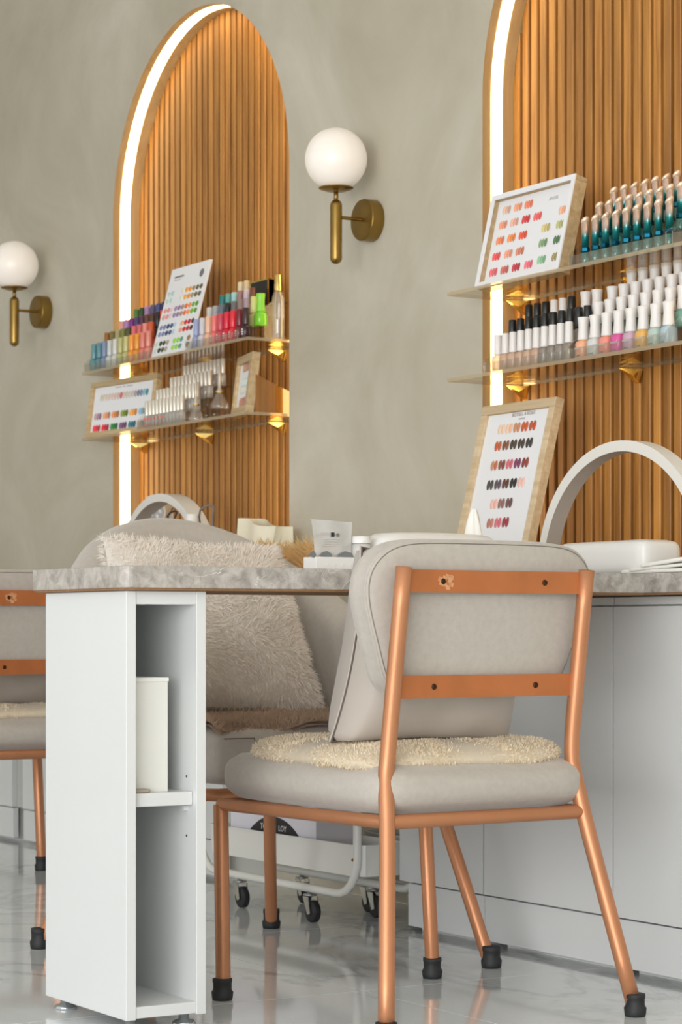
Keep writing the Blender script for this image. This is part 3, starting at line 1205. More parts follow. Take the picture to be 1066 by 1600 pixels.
# ------------------------------------------------------------------ globe wall lights
def sconce(x, z, label):
    t = thing('wall_light', (x, WY, z), label, 'wall light', 'globe wall lights')
    MB().lathe([(0.048, 0.0), (0.051, -0.002), (0.051, -0.032), (0.049, -0.036), (0.0, -0.036)], 40, (0, 0, 0), 'y').build('wall_plate', M['brass'], t, smooth='auto')
    MB().tube([(0, -0.034, 0), (0, -0.108, 0)], 0.0045, 12).build('arm', M['brass'], t, smooth='auto')
    cap = [(0.0, -0.114)] + [(0.0145 * math.sin(a), -0.114 + 0.0145 * (1 - math.cos(a))) for a in [math.pi / 2 * k / 6 for k in range(1, 7)]]
    cap += [(0.0145, 0.028)] + [(0.0145 * math.cos(a), 0.028 + 0.0145 * math.sin(a)) for a in [math.pi / 2 * k / 6 for k in range(1, 6)]] + [(0.003, 0.0425)]
    MB().lathe(cap, 28, (0, -0.108, 0)).build('stem', M['brass'], t, smooth=True)
    MB().lathe([(0.0055, 0.036), (0.0055, 0.064)], 16, (0, -0.108, 0)).build('neck', M['brass'], t, smooth='auto')
    MB().lathe([(0.006, 0.060), (0.024, 0.0625), (0.041, 0.068), (0.043, 0.0705), (0.040, 0.0715), (0.0, 0.0715)], 32, (0, -0.108, 0)).build('cup', M['brass'], t, smooth='auto')
    r = 0.0755
    g = [(max(0.001, r * math.sin(a)), 0.140 - r * math.cos(a)) for a in [math.pi * k / 28 for k in range(3, 29)]]
    MB().lathe(g, 44, (0, -0.108, 0)).build('globe', M['opal'], t, smooth=True)


sconce(-4.832, 1.655, 'brass wall light with white globe between the two arches')
sconce(-6.768, 1.655, 'brass wall light with white globe at the left edge of the photo')

# ------------------------------------------------------------------ acrylic shelves
UP, LO = 1.412, 1.219
SY0 = 2.938


def shelf(cx, z, label):
    t = thing('display_shelf', (cx, NY, z), label, 'shelf', 'clear acrylic shelves')
    w, d, th = 0.995, NY - SY0, 0.008
    mb = MB()
    b = len(mb.v)
    mb.box(-w / 2, w / 2, -d, -0.001, -th, 0)
    for i in (2, 3, 4, 5):
        mb.mi[i] = 1
    mb.build('board', [M['shelf'], M['acrylic_edge']], t)
    for x in (-0.475, -0.065, 0.345):
        k = MB()
        a, h, dd = 0.017, 0.030, 0.052
        # faceted gold clip: a split pyramid gripping the board
        for s in (1, -1):
            z0 = s * 0.0015 - (0 if s > 0 else th)
            base = [(-a, 0), (a, 0)]
            bi = len(k.v)
            k.v += [(x - a, 0, z0), (x + a, 0, z0), (x + a * 0.4, 0, z0 + s * h), (x - a * 0.4, 0, z0 + s * h), (x, -dd, z0), (x + a * 0.5, -dd * 0.45, z0 + s * h * 0.45)]
            for q in ((0, 1, 2, 3), (0, 4, 1), (1, 4, 5), (1, 5, 2), (5, 4, 3), (5, 3, 2), (0, 3, 4)):
                k._q([bi + i for i in q])
        k.build('clip', M['gold'], t, fix=True)
    return t


shelf(-5.765, UP, 'upper clear shelf in the left arch holding colourful polish bottles')
shelf(-5.765, LO, 'lower clear shelf in the left arch holding slim silver-capped bottles')
shelf(-3.848, UP, 'upper clear shelf in the right arch holding teal pens')
shelf(-3.848, LO, 'lower clear shelf in the right arch holding white-capped bottles')

# ------------------------------------------------------------------ stepped risers and bottles
RY0, DY, DZ = 2.968, 0.038, 0.035


def riser(x0, x1, z, rows, label):
    t = thing('bottle_riser', ((x0 + x1) / 2, RY0, z), label, 'display stand', 'stepped acrylic risers')
    w = (x1 - x0) / 2
    for k in range(rows):
        MB().box(-w, w, k * DY - DY / 2, k * DY + DY / 2, k * DZ + 0.0002, k * DZ + 0.0022).build('tread', M['acrylic'], t)
        if k:
            MB().box(-w, w, k * DY - DY / 2, k * DY - DY / 2 + 0.002, (k - 1) * DZ + 0.0022, k * DZ).build('step_face', M['acrylic'], t)
    MB().box(-w, w, -DY / 2 - 0.0045, -DY / 2 - 0.0025, 0.0002, 0.022).build('front_lip', M['acrylic'], t)
    e = (rows - 0.5) * DY
    poly = [(-DY / 2 - 0.005, 0.0002), (e, 0.0002), (e, rows * DZ), (e - 0.012, rows * DZ), (-DY / 2 - 0.005, 0.026)]
    for x in (-w - 0.0022, w + 0.0002):
        mb = MB().prism(poly, 'x', x, x + 0.002)
        for i in range(2, len(mb.mi)):
            mb.mi[i] = 1
        mb.build('side_panel', [M['acrylic'], M['acrylic_edge']], t)
    return t


def lathe_mesh(name, prof, n=14, shear=None, smooth=True):
    me = MB().lathe(prof, n, shear=shear).mesh(name, smooth)
    return me


def sq(prof, n=16, p=0.35):
    """soft square bottle"""
    def sh(x, y, z):
        r = math.hypot(x, y)
        if r < 1e-6:
            return (x, y, z)
        a = math.atan2(y, x)
        k = 1 / max(abs(math.cos(a)), abs(math.sin(a)))
        k = 1 + (k - 1) * 0.55
        return (x * k * 0.94, y * k * 0.94, z)
    return lathe_mesh('glass', prof, n, sh)


ME = {
    'std_body': sq([(0.0, 0.0), (0.0105, 0.0), (0.0122, 0.002), (0.0122, 0.029), (0.0105, 0.0335), (0.006, 0.036), (0.006, 0.038)]),
    'std_cap': lathe_mesh('cap', [(0.0092, 0.037), (0.0096, 0.0385), (0.0085, 0.0795), (0.0078, 0.0810), (0.0, 0.0812)]),
    'hour_body': sq([(0.0, 0.0), (0.0138, 0.0), (0.0158, 0.0025), (0.0156, 0.029), (0.0125, 0.035), (0.007, 0.037), (0.007, 0.039)]),
    'hour_cap': lathe_mesh('cap', [(0.0122, 0.037), (0.0124, 0.039), (0.0108, 0.056), (0.0104, 0.064), (0.0112, 0.074), (0.0124, 0.0835), (0.0118, 0.0845), (0.0, 0.0848)], 18),
    'slim_body': sq([(0.0, 0.0), (0.0080, 0.0), (0.0092, 0.002), (0.0092, 0.030), (0.0075, 0.0345), (0.005, 0.036)]),
    'slim_cap': lathe_mesh('cap', [(0.0070, 0.0355), (0.0072, 0.037), (0.0070, 0.076), (0.0064, 0.0772), (0.0, 0.0773)], 12),
    'pen_body': lathe_mesh('glass', [(0.0, 0.0), (0.0085, 0.0), (0.0095, 0.0015), (0.0095, 0.023), (0.006, 0.026)], 14),
    'pen_ring': lathe_mesh('ring', [(0.0085, 0.0255), (0.0096, 0.0275), (0.0096, 0.0345), (0.0082, 0.0365)], 6, smooth=False),
}


def pshear(x, y, z):
    if z > 0.085:
        return (x, y, z + (x * 0.75 + 0.003) * min(1, (z - 0.085) / 0.002))
    return (x, y, z)


ME['pen_shaft'] = lathe_mesh('shaft', [(0.0078, 0.036), (0.0078, 0.0875), (0.0, 0.0876)], 16, pshear)
ME['pen_tip'] = lathe_mesh('tip', [(0.0079, 0.0855), (0.0088, 0.0868), (0.0090, 0.0895), (0.0062, 0.0912), (0.0, 0.0913)], 16, pshear)

ORD = ['first', 'second', 'third', 'fourth', 'fifth', 'sixth', 'seventh', 'eighth', 'ninth', 'tenth', 'eleventh', 'twelfth', 'thirteenth']
ROW = ['front', 'second', 'third', 'back']
jit = random.Random(11)


def bottle(style, x, k, z, body, cap, label, group, name='polish_bottle', y=None, extra=None):
    yy = RY0 + k * DY if y is None else y
    t = thing(name, (x, yy, z + k * DZ + 0.0022), label, 'pen' if style == 'pen' else 'bottle', group,
              rot=(0, 0, jit.uniform(-0.25, 0.25) if style != 'pen' else jit.uniform(-0.3, 0.3)))
    if style == 'pen':
        shared('glass', ME['pen_body'], M['pen_glass'], t)
        shared('ring', ME['pen_ring'], M['pen_ring'], t)
        shared('shaft', ME['pen_shaft'], M['pen_shaft'], t)
        shared('tip', ME['pen_tip'], M['pen_tip'], t)
    else:
        g = shared('glass', ME[style + '_body'], body, t)
        shared('cap', ME[style + '_cap'], cap, t)
        if extra:
            extra(t, g)
    return t


def bars(t, g, m=None, r=0.0118, rows=((0.024, 0.006), (0.018, 0.0085), (0.012, 0.006))):
    for z, w in rows:
        MB().box(-w / 2, w / 2, -r - 0.0006, -r + 0.001, z - 0.0016, z + 0.0016).build('label_print', m or M['print_white'], g)


# --- right arch, lower shelf
riser(-4.212, -3.912, LO, 3, 'clear riser under the small white and black capped bottles, right arch')
riser(-3.905, -3.588, LO, 4, 'clear riser under the large white-capped bottles, right arch')
cw, cb = M['cap_white'], M['cap_black']
bod = ['peach', 'peach', 'peach', 'peach', 'peach', 'peach', 'smoke', 'smoke', 'smoke', 'smoke']
for i in range(10):
    bottle('std', -4.191 + i * 0.0286, 0, LO, M[bod[i] + '_body'], cw, 'small clear %s white-capped bottle, %s in front row, lower right-arch shelf' % (bod[i], ORD[i]), 'small bottles, right arch')
for i in range(10):
    bottle('std', -4.190 + i * 0.0301, 1, LO, M[('peach' if i % 3 == 0 else 'smoke') + '_body'], cb, 'black-capped small bottle, %s in second row, lower right-arch shelf' % ORD[i], 'small bottles, right arch')
for i in range(6):
    w = i in (3, 4)
    bottle('std', -4.181 + i * 0.0312, 2, LO, M['smoke_body'], cw if w else cb, '%s-capped small bottle, %s in third row, lower right-arch shelf' % ('white' if w else 'black', ORD[i]), 'small bottles, right arch')
for i, x in enumerate((-3.975, -3.936)):
    bottle('hour', x, 2, LO, M['clear_body'], cw, 'flared white-capped bottle behind the black caps, %s one, lower right-arch shelf' % ORD[i], 'large white-capped bottles, right arch')
HB = [('peach', (244, 178, 140)), ('pearl grey', (214, 214, 210)), ('coral', (242, 150, 130)), ('magenta', (222, 92, 160)), ('mauve', (204, 170, 188)), ('mustard', (232, 180, 100)), ('pale sage', (186, 204, 192)), ('pale blue', (178, 204, 216))]


def mood(t, g):
    text('label_print', 'mood', 0.009, M['print_white'], g, (0, -0.0150, 0.017), (R(90), 0, 0))
    bars(t, g, M['smoke_body'], 0.0150, ((0.004, 0.012),))


for i, (n_, c_) in enumerate(HB):
    bottle('hour', -3.884 + i * 0.0395, 0, LO, paint(*c_), cw, '%s polish bottle with flared white cap, front row, lower right-arch shelf' % n_, 'large white-capped bottles, right arch', extra=mood)
H2 = [('dove grey', (196, 192, 190)), ('slate', (104, 116, 122)), ('charcoal', (70, 74, 76)), ('dark teal', (60, 84, 84)), ('leaf green', (150, 186, 110)), ('moss green', (120, 150, 118)), ('beige', (206, 186, 160)), ('teal green', (120, 170, 150))]
for i, (n_, c_) in enumerate(H2):
    bottle('hour', -3.883 + i * 0.0392, 1, LO, paint(*c_), cw, '%s polish bottle with flared white cap, second row, lower right-arch shelf' % n_, 'large white-capped bottles, right arch')
H3 = [('olive', (150, 142, 90)), ('taupe', (170, 148, 124)), ('mink', (150, 128, 112)), ('stone', (176, 164, 150)), ('sand', (200, 180, 150)), ('oat', (214, 200, 170)), ('mocha', (120, 92, 76)), ('rose beige', (206, 170, 158))]
for i, (n_, c_) in enumerate(H3):
    bottle('hour', -3.884 + i * 0.0390, 2, LO, paint(*c_), cw, '%s polish bottle with flared white cap, third row, lower right-arch shelf' % n_, 'large white-capped bottles, right arch')
for i in range(7):
    c_ = [(200, 176, 150), (196, 150, 110), (210, 180, 140), (190, 160, 140), (180, 150, 120), (200, 170, 150), (190, 160, 130)][i]
    bottle('hour', -3.867 + i * 0.0382, 3, LO, paint(*c_), cw, 'flared white-capped bottle, %s in the back row, lower right-arch shelf' % ORD[i], 'large white-capped bottles, right arch')
bottle('hour', -3.558, 0, LO, M['clear_body'], cw, 'single clear white-capped bottle right of the large riser, right arch', 'large white-capped bottles, right arch', y=3.0)

# --- right arch, upper shelf: teal pens
riser(-3.902, -3.588, UP, 3, 'clear riser holding the teal pens, upper shelf of right arch')
for k, (x0, pt, n) in enumerate(((-3.878, 0.0341, 9), (-3.880, 0.0330, 9), (-3.879, 0.0342, 9))):
    for i in range(n):
        bottle('pen', x0 + i * pt, k, UP, None, None, 'teal and rose gold pen, %s in %s row, upper right-arch shelf' % (ORD[i], ROW[k]), 'teal pens, right arch', 'nail_pen')
riser(-3.566, -3.44, UP, 3, 'second clear riser cut off at the right edge, right arch')
for i in range(2):
    bottle('pen', -3.545 + 0.034 * i, 1, UP, None, None, 'teal pen on the second riser at the photo edge, %s' % ORD[i], 'teal pens, right arch', 'nail_pen')

# --- left arch, upper shelf
riser(-6.262, -5.842, UP, 4, 'clear riser under the rainbow of bottles left of the card, left arch')
riser(-5.620, -5.330, UP, 4, 'clear riser under the red and pastel bottles, left arch')
LU = [
    (-6.243, 0.0356, [('steel teal', (96, 148, 154)), ('dusty teal', (92, 142, 154)), ('slate blue', (128, 144, 178)), ('pale grey', (200, 206, 202)), ('off-white', (214, 214, 206)), ('sage', (188, 188, 124)),
                      ('pear', (200, 196, 132)), ('orange', (246, 160, 66)), ('amber', (236, 158, 56)), ('coral pink', (226, 130, 118)), ('salmon', (228, 142, 126))]),
    (-6.234, 0.0357, [('ochre brown', (150, 98, 34)), ('olive drab', (122, 108, 58)), ('sage', (170, 164, 116)), ('olive', (122, 128, 60)), ('dark olive', (80, 80, 48)), ('rose pink', (226, 106, 112)), ('rose', (212, 104, 110)), ('pastel pink', (234, 144, 138)), ('burnt orange', (206, 90, 50))]),
    (-6.212, 0.0330, [('dusty pink', (222, 160, 150)), ('lilac', (176, 130, 190)), ('purple', (124, 44, 134)), ('indigo', (76, 60, 110)), ('plum', (86, 44, 76)), ('brown', (98, 62, 44)), ('dark brown', (84, 52, 46)), ('black', (30, 26, 34)), ('vermilion', (236, 74, 46))]),
    (-6.194, 0.0357, [('green', (78, 122, 48)), ('forest green', (36, 74, 36)), ('pale lilac', (172, 132, 184)), ('slate navy', (84, 82, 122)), ('navy', (70, 78, 130)), ('dark navy', (40, 48, 92))]),
]
for k, (x0, pt, cols) in enumerate(LU):
    for i, (n_, c_) in enumerate(cols):
        bottle('std', x0 + i * pt, k, UP, paint(*c_), paint(*c_, 0.35), '%s polish bottle, %s row left of the white card, left arch' % (n_, ROW[k]), 'coloured bottles left of the card')
LR = [
    (-5.600, 0.0342, [('periwinkle', (158, 166, 206)), ('pale lilac', (208, 204, 212)), ('peach', (240, 190, 160)), ('coral', (236, 120, 116)), ('raspberry', (206, 70, 90)), ('crimson', (222, 32, 60)), ('scarlet', (228, 36, 58)), ('maroon', (120, 26, 44)), ('black cherry', (52, 24, 34))]),
    (-5.596, 0.0343, [('pale grey', (200, 200, 194)), ('lilac grey', (164, 164, 172)), ('slate', (96, 112, 124)), ('black', (28, 28, 32)), ('pewter', (104, 104, 104)), ('taupe', (140, 122, 118)), ('mauve', (166, 146, 160))]),
    (-5.594, 0.0338, [('teal', (38, 122, 122)), ('seafoam', (94, 166, 160)), ('pale aqua', (160, 206, 206)), ('rosy taupe', (160, 118, 120)), ('pale mauve', (206, 188, 196)), ('mahogany', (106, 58, 44))]),
    (-5.560, 0.0340, [('ivory', (222, 208, 176)), ('champagne', (210, 190, 150))]),
]
for k, (x0, pt, cols) in enumerate(LR):
    for i, (n_, c_) in enumerate(cols):
        bottle('std', x0 + i * pt, k, UP, paint(*c_), paint(*c_, 0.35), '%s polish bottle, %s row right of the white card, left arch' % (n_, ROW[k]), 'coloured bottles right of the card',
               extra=(lambda t, g: bars(t, g)) if (k == 0 and i >= 3) else None)
bottle('std', -5.352, 1, UP, paint(206, 206, 120), paint(212, 212, 130, 0.35), 'yellow-green polish bottle beside the lime green one, left arch', 'coloured bottles right of the card')
bottle('hour', -5.316, 1, UP, paint(128, 208, 50), paint(138, 214, 60, 0.35), 'lime green bottle at the right end of the left arch shelf', 'coloured bottles right of the card')
bb = thing('gift_box', (-5.437, RY0 + 3 * DY, UP + 3 * DZ + 0.0022), 'black box with gold edges on the back row, left arch', 'box')
MB().box(-0.050, 0.050, -0.012, 0.012, 0, 0.068).build('body', M['black'], bb, bevel=0.001)
for x in (-0.050, 0.046):
    MB().box(x, x + 0.004, -0.0126, 0.0126, 0, 0.0685).build('gold_edge', M['gold'], bb)
MB().box(-0.0495, 0.0495, -0.0126, 0.0126, 0.0665, 0.070).build('gold_edge', M['gold'], bb)
gb = thing('perfume_bottle', (-5.304, 3.052, UP + 0.0002), 'tall clear bottle with bright gold cap at the shelf end, left arch', 'bottle')
MB().lathe([(0.015, 0), (0.0165, 0.004), (0.0165, 0.112), (0.011, 0.126), (0.009, 0.132)], 18).build('glass', M['faint_body'], gb, smooth=True)
MB().lathe([(0.010, 0.130), (0.0105, 0.132), (0.009, 0.172), (0.0, 0.173)], 16).build('cap', M['gold'], gb, smooth='auto')

# --- left arch, lower shelf
riser(-5.915, -5.640, LO, 4, 'clear riser under the slim silver-capped bottles, left arch')


def redp(t, g):
    MB().box(-0.0065, 0.0065, -0.0097, -0.0085, 0.022, 0.029).build('label_print', M['print_red'], g)
    MB().box(-0.0055, 0.0055, -0.0097, -0.0085, 0.006, 0.013).build('label_print', M['print_red'], g)


for k, (x0, pt, n) in enumerate(((-5.898, 0.0212, 11), (-5.906, 0.0216, 12), (-5.892, 0.0225, 11), (-5.885, 0.0224, 11))):
    for i in range(n):
        bottle('slim', x0 + i * pt, k, LO, M['clear_body'], M['cap_silver'], 'slim silver-capped bottle, %s in %s row, lower left-arch shelf' % (ORD[i], ROW[k]), 'slim silver-capped bottles',
               extra=redp if (k == 0 and i < 6) else None)


def cone(x, y, z, s, label):
    t = thing('cone_bottle', (x, y, z), label, 'bottle', 'conical gold-necked bottles')
    MB().lathe([(0.022 * s, 0), (0.025 * s, 0.003), (0.024 * s, 0.012), (0.010 * s, 0.042), (0.008 * s, 0.047)], 20).build('glass', M['faint_body'], t, smooth=True)
    MB().lathe([(0.010 * s, 0.046), (0.010 * s, 0.050), (0.005 * s, 0.054), (0.0035 * s, 0.08), (0.0045 * s, 0.118), (0.0, 0.119)], 14).build('cap', M['cap_silver'], t, smooth=True)
    MB().lathe([(0.0105 * s, 0.0445), (0.0108 * s, 0.0475), (0.0095 * s, 0.0495)], 14).build('collar', M['gold'], t, smooth=True)


cone(-5.612, 2.972, LO + 0.0002, 0.85, 'small conical clear bottle with gold collar at the front, left arch')
bx = thing('acrylic_block', (-5.585, 3.03, LO + 0.0002), 'clear acrylic block under the larger conical bottle, left arch', 'block')
MB().box(-0.042, 0.05, -0.03, 0.03, 0, 0.034).build('block', M['acrylic'], bx, bevel=0.001)
for x in (-0.02, 0.025):
    MB().lathe([(0.004, 0), (0.003, -0.002)], 10, (x, -0.0301, 0.017), 'y').build('stud', M['chrome'], bx)
cone(-5.585, 3.03, LO + 0.0345, 1.05, 'larger conical clear bottle with gold collar on a block, left arch')


# ------------------------------------------------------------------ swatch boards
def nail_mesh():
    mb = MB()
    n, rows = 12, 3
    b = 0
    for i in range(rows):
        a = math.pi / 2 * i / rows
        for k in range(n):
            an = 2 * math.pi * k / n
            mb.v.append((0.5 * math.cos(a) * math.cos(an), -0.28 * math.sin(a), 0.5 * math.cos(a) * math.sin(an)))
    mb.v.append((0, -0.28, 0))
    for i in range(rows - 1):
        for k in range(n):
            k2 = (k + 1) % n
            mb._q([i * n + k, i * n + k2, (i + 1) * n + k2, (i + 1) * n + k])
    for k in range(n):
        mb._q([(rows - 1) * n + k, (rows - 1) * n + (k + 1) % n, rows * n])
    return mb.mesh('nail_swatch', True)


NAIL = nail_mesh()


def board(name, loc, lean, yaw, w, h, rail, depth, m, label, cat='swatch board', trim=None, face_in=0.008):
    """origin at the lower left front corner; local x along the board, z up its face"""
    t = thing(name, loc, label, cat, rot=(-lean, 0, yaw))
    if rail:
        for a in ((0, w, 0, rail), (0, w, h - rail, h)):
            MB().box(a[0], a[1], 0, depth, a[2], a[3]).build('frame_rail', m, t, bevel=0.001)
        for a in (0, w - rail):
            MB().box(a, a + rail, 0.0002, depth, rail, h - rail).build('frame_rail', m, t, bevel=0.001)
        if trim:
            q = trim
            for x0, x1, z0, z1 in ((-0.0005, w + 0.0005, -0.0002, q), (-0.0005, w + 0.0005, h - q, h + 0.0005), (-0.0005, q, q, h - q), (w - q, w + 0.0005, q, h - q)):
                MB().box(x0, x1, -0.002, 0.001, z0, z1).build('front_trim', M['card'], t)
        MB().box(rail, w - rail, face_in, face_in + 0.003, rail, h - rail).build('card_face', M['card'], t)
    else:
        MB().box(0, w, 0, depth, 0, h).build('card_face', M['card'], t, bevel=0.0006)
    return t


def nail(t, x, z, y, c, nw, nh):
    shared('nail_swatch', NAIL, paint(*c), t, (x, y, z), (0, 0, 0), (nw, nw * 0.5, nh))


# board on the counter, right arch
W_, H_ = 0.272, 0.402
bt = board('swatch_frame', (-4.257, 2.877, TZ1 + 0.0003), R(13.9), 0, W_, H_, 0.021, 0.022, M['frame_oak'], 'tall pale oak frame of earthy nail swatches leaning on the counter')
text('title_print', 'BESTSELL & ROSES', 0.0105, M['print_mid'], bt, (W_ * 0.56, 0.0075, H_ * 0.925), (R(90), 0, 0))
text('title_print', 'SUMMER', 0.0065, M['print_pale'], bt, (W_ * 0.55, 0.0075, H_ * 0.902), (R(90), 0, 0))
pp_, tn, rs, br_, ol = (244, 206, 176), (206, 142, 104), (204, 92, 50), (126, 78, 52), (72, 62, 52)
ROWS = [
    (0.14, 0.24, 0.77, [pp_, pp_, pp_, (240, 190, 160), tn, tn, rs, rs, (190, 84, 50), (196, 82, 46)]),
    (0.235, 0.24, 0.77, [rs, (190, 96, 60), br_, (140, 92, 66), ol, (84, 70, 56), ol, ol, (60, 56, 52), (66, 60, 54)]),
    (0.345, 0.24, 0.77, [tn, (196, 110, 84), (140, 82, 64), (128, 70, 58), (210, 110, 120), (206, 104, 116), (130, 62, 98), (120, 60, 96), (138, 60, 52), (150, 70, 60)]),
    (0.455, 0.24, 0.77, [(78, 70, 70), (84, 74, 74), (92, 80, 88), (96, 82, 92), (104, 62, 44), (96, 58, 44), (46, 38, 40), (40, 34, 36), (240, 190, 178), (244, 200, 188)]),
    (0.565, 0.345, 0.66, [(244, 190, 176), (240, 184, 172), (150, 110, 104), (146, 104, 100), (110, 84, 80), (104, 76, 74)]),
    (0.672, 0.35, 0.665, [(190, 120, 110), (200, 130, 116), (216, 116, 128), (214, 108, 124), (150, 54, 66), (164, 50, 66)]),
]
for fz, a, b_, cs in ROWS:
    for i, c_ in enumerate(cs):
        x = W_ * (a + (b_ - a) * (i + 0.5) / len(cs)) + (0.001 if i % 2 == 0 else -0.001)
        nail(bt, x, H_ * (1 - fz), 0.0075, c_, 0.0128, 0.0235)
st = MB().box(0.12, 0.15, 0.0, 0.005, 0.0, 0.26)
o = st.build('easel_strut', M['frame_oak'], bt)
o.location = (0, 0.112, 0.025)
o.rotation_euler = (R(20), 0, 0)

# framed board on the upper right shelf
W_, H_ = 0.306, 0.214
bt = board('swatch_frame', (-4.264, 2.957, UP + 0.0003), R(13), 0, W_, H_, 0.010, 0.032, M['frame_tan'], 'white-faced box frame of coral and green swatches on the upper right shelf', trim=0.0115, face_in=0.014)
text('title_print', 'ANGEL', 0.011, M['print_pale'], bt, (W_ * 0.72, 0.0135, H_ * 0.82), (R(90), 0, 0))
G = [(0.16, 0.15, (222, 178, 156)), (0.16, 0.29, (240, 160, 128)), (0.16, 0.42, (240, 130, 100)),
     (0.32, 0.14, (236, 150, 120)), (0.32, 0.28, (230, 170, 150)), (0.32, 0.42, (206, 66, 70)), (0.32, 0.56, (236, 100, 96)), (0.32, 0.86, (238, 172, 140)),
     (0.49, 0.14, (240, 134, 90)), (0.49, 0.28, (240, 140, 80)), (0.49, 0.42, (230, 86, 62)), (0.47, 0.69, (204, 184, 122)), (0.47, 0.86, (176, 178, 116)),
     (0.66, 0.13, (236, 88, 88)), (0.66, 0.28, (236, 156, 130)), (0.66, 0.42, (206, 130, 104)), (0.63, 0.69, (128, 156, 116)), (0.63, 0.86, (84, 116, 82)),
     (0.83, 0.13, (226, 108, 116)), (0.83, 0.27, (198, 104, 96)), (0.83, 0.41, (190, 60, 74)), (0.83, 0.56, (234, 112, 128)), (0.81, 0.71, (136, 184, 146)), (0.81, 0.88, (150, 138, 96))]
for fz, fx, c_ in G:
    for i in range(3):
        nail(bt, W_ * fx + (i - 1) * 0.0098, H_ * (1 - fz), 0.0135, tuple(int(min(255, v * (1.12 - 0.1 * i))) for v in c_), 0.0108, 0.020)

# plain white card on the upper left shelf
W_, H_ = 0.230, 0.262
bt = board('colour_card', (-5.843, 2.951, UP + 0.0003), R(15), 0, W_, H_, 0, 0.006, None, 'plain white colour card of paired swatch rows on the upper left shelf', 'colour card')
MB().box(0.03, 0.085, -0.0004, 0.001, H_ * 0.885, H_ * 0.905).build('title_print', M['print'], bt)
MB().box(0.03, 0.07, -0.0004, 0.001, H_ * 0.855, H_ * 0.866).build('title_print', M['print_pale'], bt)
MB().lathe([(0.012, 0), (0.012, -0.0005)], 16, (W_ * 0.84, 0, H_ * 0.87), 'y').build('logo_print', M['print'], bt)
RC = [[(190, 214, 214), (176, 204, 206), None, None, (236, 232, 208), (246, 166, 62), (240, 150, 50), (150, 146, 112), (112, 98, 66), (98, 94, 74)],
      [(196, 222, 206), (190, 216, 206), None, None, (236, 230, 206), (246, 170, 66), (238, 150, 50), (160, 154, 118), (118, 100, 64), (102, 98, 80)],
      [(226, 160, 150), (220, 150, 148), (232, 210, 216), (160, 132, 172), (148, 122, 160), (178, 136, 130), (236, 110, 50), (246, 150, 80), (110, 176, 50), (86, 148, 44)],
      [(230, 164, 154), (224, 156, 152), (232, 210, 216), (158, 132, 170), (150, 124, 162), (180, 138, 132), (236, 116, 56), (246, 154, 84), (114, 178, 54), (90, 150, 48)],
      [(130, 140, 182), (120, 130, 172), (44, 66, 110), (60, 84, 128), (190, 210, 226), None, (246, 180, 130), (206, 36, 50), (190, 26, 48), (74, 20, 28)],
      [(134, 144, 186), (124, 134, 176), (48, 70, 112), (64, 88, 132), (190, 210, 226), None, (246, 160, 120), (210, 40, 52), (194, 30, 50), (78, 24, 30)],
      [(206, 222, 206), (40, 44, 36), (74, 84, 50), (170, 158, 146), None, (150, 218, 70), (140, 210, 60), (92, 148, 140), None, (164, 118, 66)],
      [(206, 222, 206), (36, 40, 36), (78, 88, 54), (172, 160, 148), None, (154, 220, 74), (144, 212, 64), (98, 152, 144), None, (168, 122, 70)]]
FZ = [0.285, 0.365, 0.475, 0.55, 0.665, 0.74, 0.85, 0.925]
for fz, cs in zip(FZ, RC):
    for i, c_ in enumerate(cs):
        if c_:
            nail(bt, W_ * (0.09 + 0.091 * i), H_ * (1 - fz), 0.0, c_, 0.019, 0.0155)

# wide tan frame on the lower left shelf
W_, H_ = 0.345, 0.166
bt = board('swatch_frame', (-6.266, 2.947, LO + 0.0003), R(8), 0.13, W_, H_, 0.016, 0.018, M['frame_tan'], 'wide tan frame of jewel-toned swatches on the lower left shelf')
for x0, x1 in ((0.36, 0.45), (0.47, 0.51), (0.53, 0.62)):
    MB().box(W_ * x0, W_ * x1, 0.0075, 0.009, H_ * 0.855, H_ * 0.875).build('title_print', M['print_pale'], bt)
r1 = [(214, 204, 182), (222, 210, 190), (222, 206, 190), (226, 204, 194), (222, 200, 184), (228, 196, 188), (214, 188, 176), (206, 104, 116), (222, 204, 190), (214, 200, 180), (214, 206, 198), (204, 196, 188), (184, 164, 164), (120, 130, 150), (120, 142, 170), (140, 190, 190), (60, 140, 160)]
for i, c_ in enumerate(r1):
    nail(bt, W_ * (0.16 + 0.043 * i), H_ * 0.71, 0.0075, c_, 0.0145, 0.021)
for fz, cs in ((0.62, [(176, 140, 154), (226, 150, 110), (206, 132, 80), (120, 138, 44), (246, 158, 70), (130, 166, 180)]), (0.835, [(222, 50, 70), (206, 26, 56), (36, 124, 56), (116, 74, 116), (28, 112, 132), (170, 158, 148)])):
    for i, c_ in enumerate(cs):
        for j in range(3):
            nail(bt, W_ * (0.10 + 0.135 * i) + j * 0.0125, H_ * (1 - fz), 0.0075, tuple(int(min(255, v * (1.2 - 0.18 * j))) for v in c_), 0.0145, 0.0215)

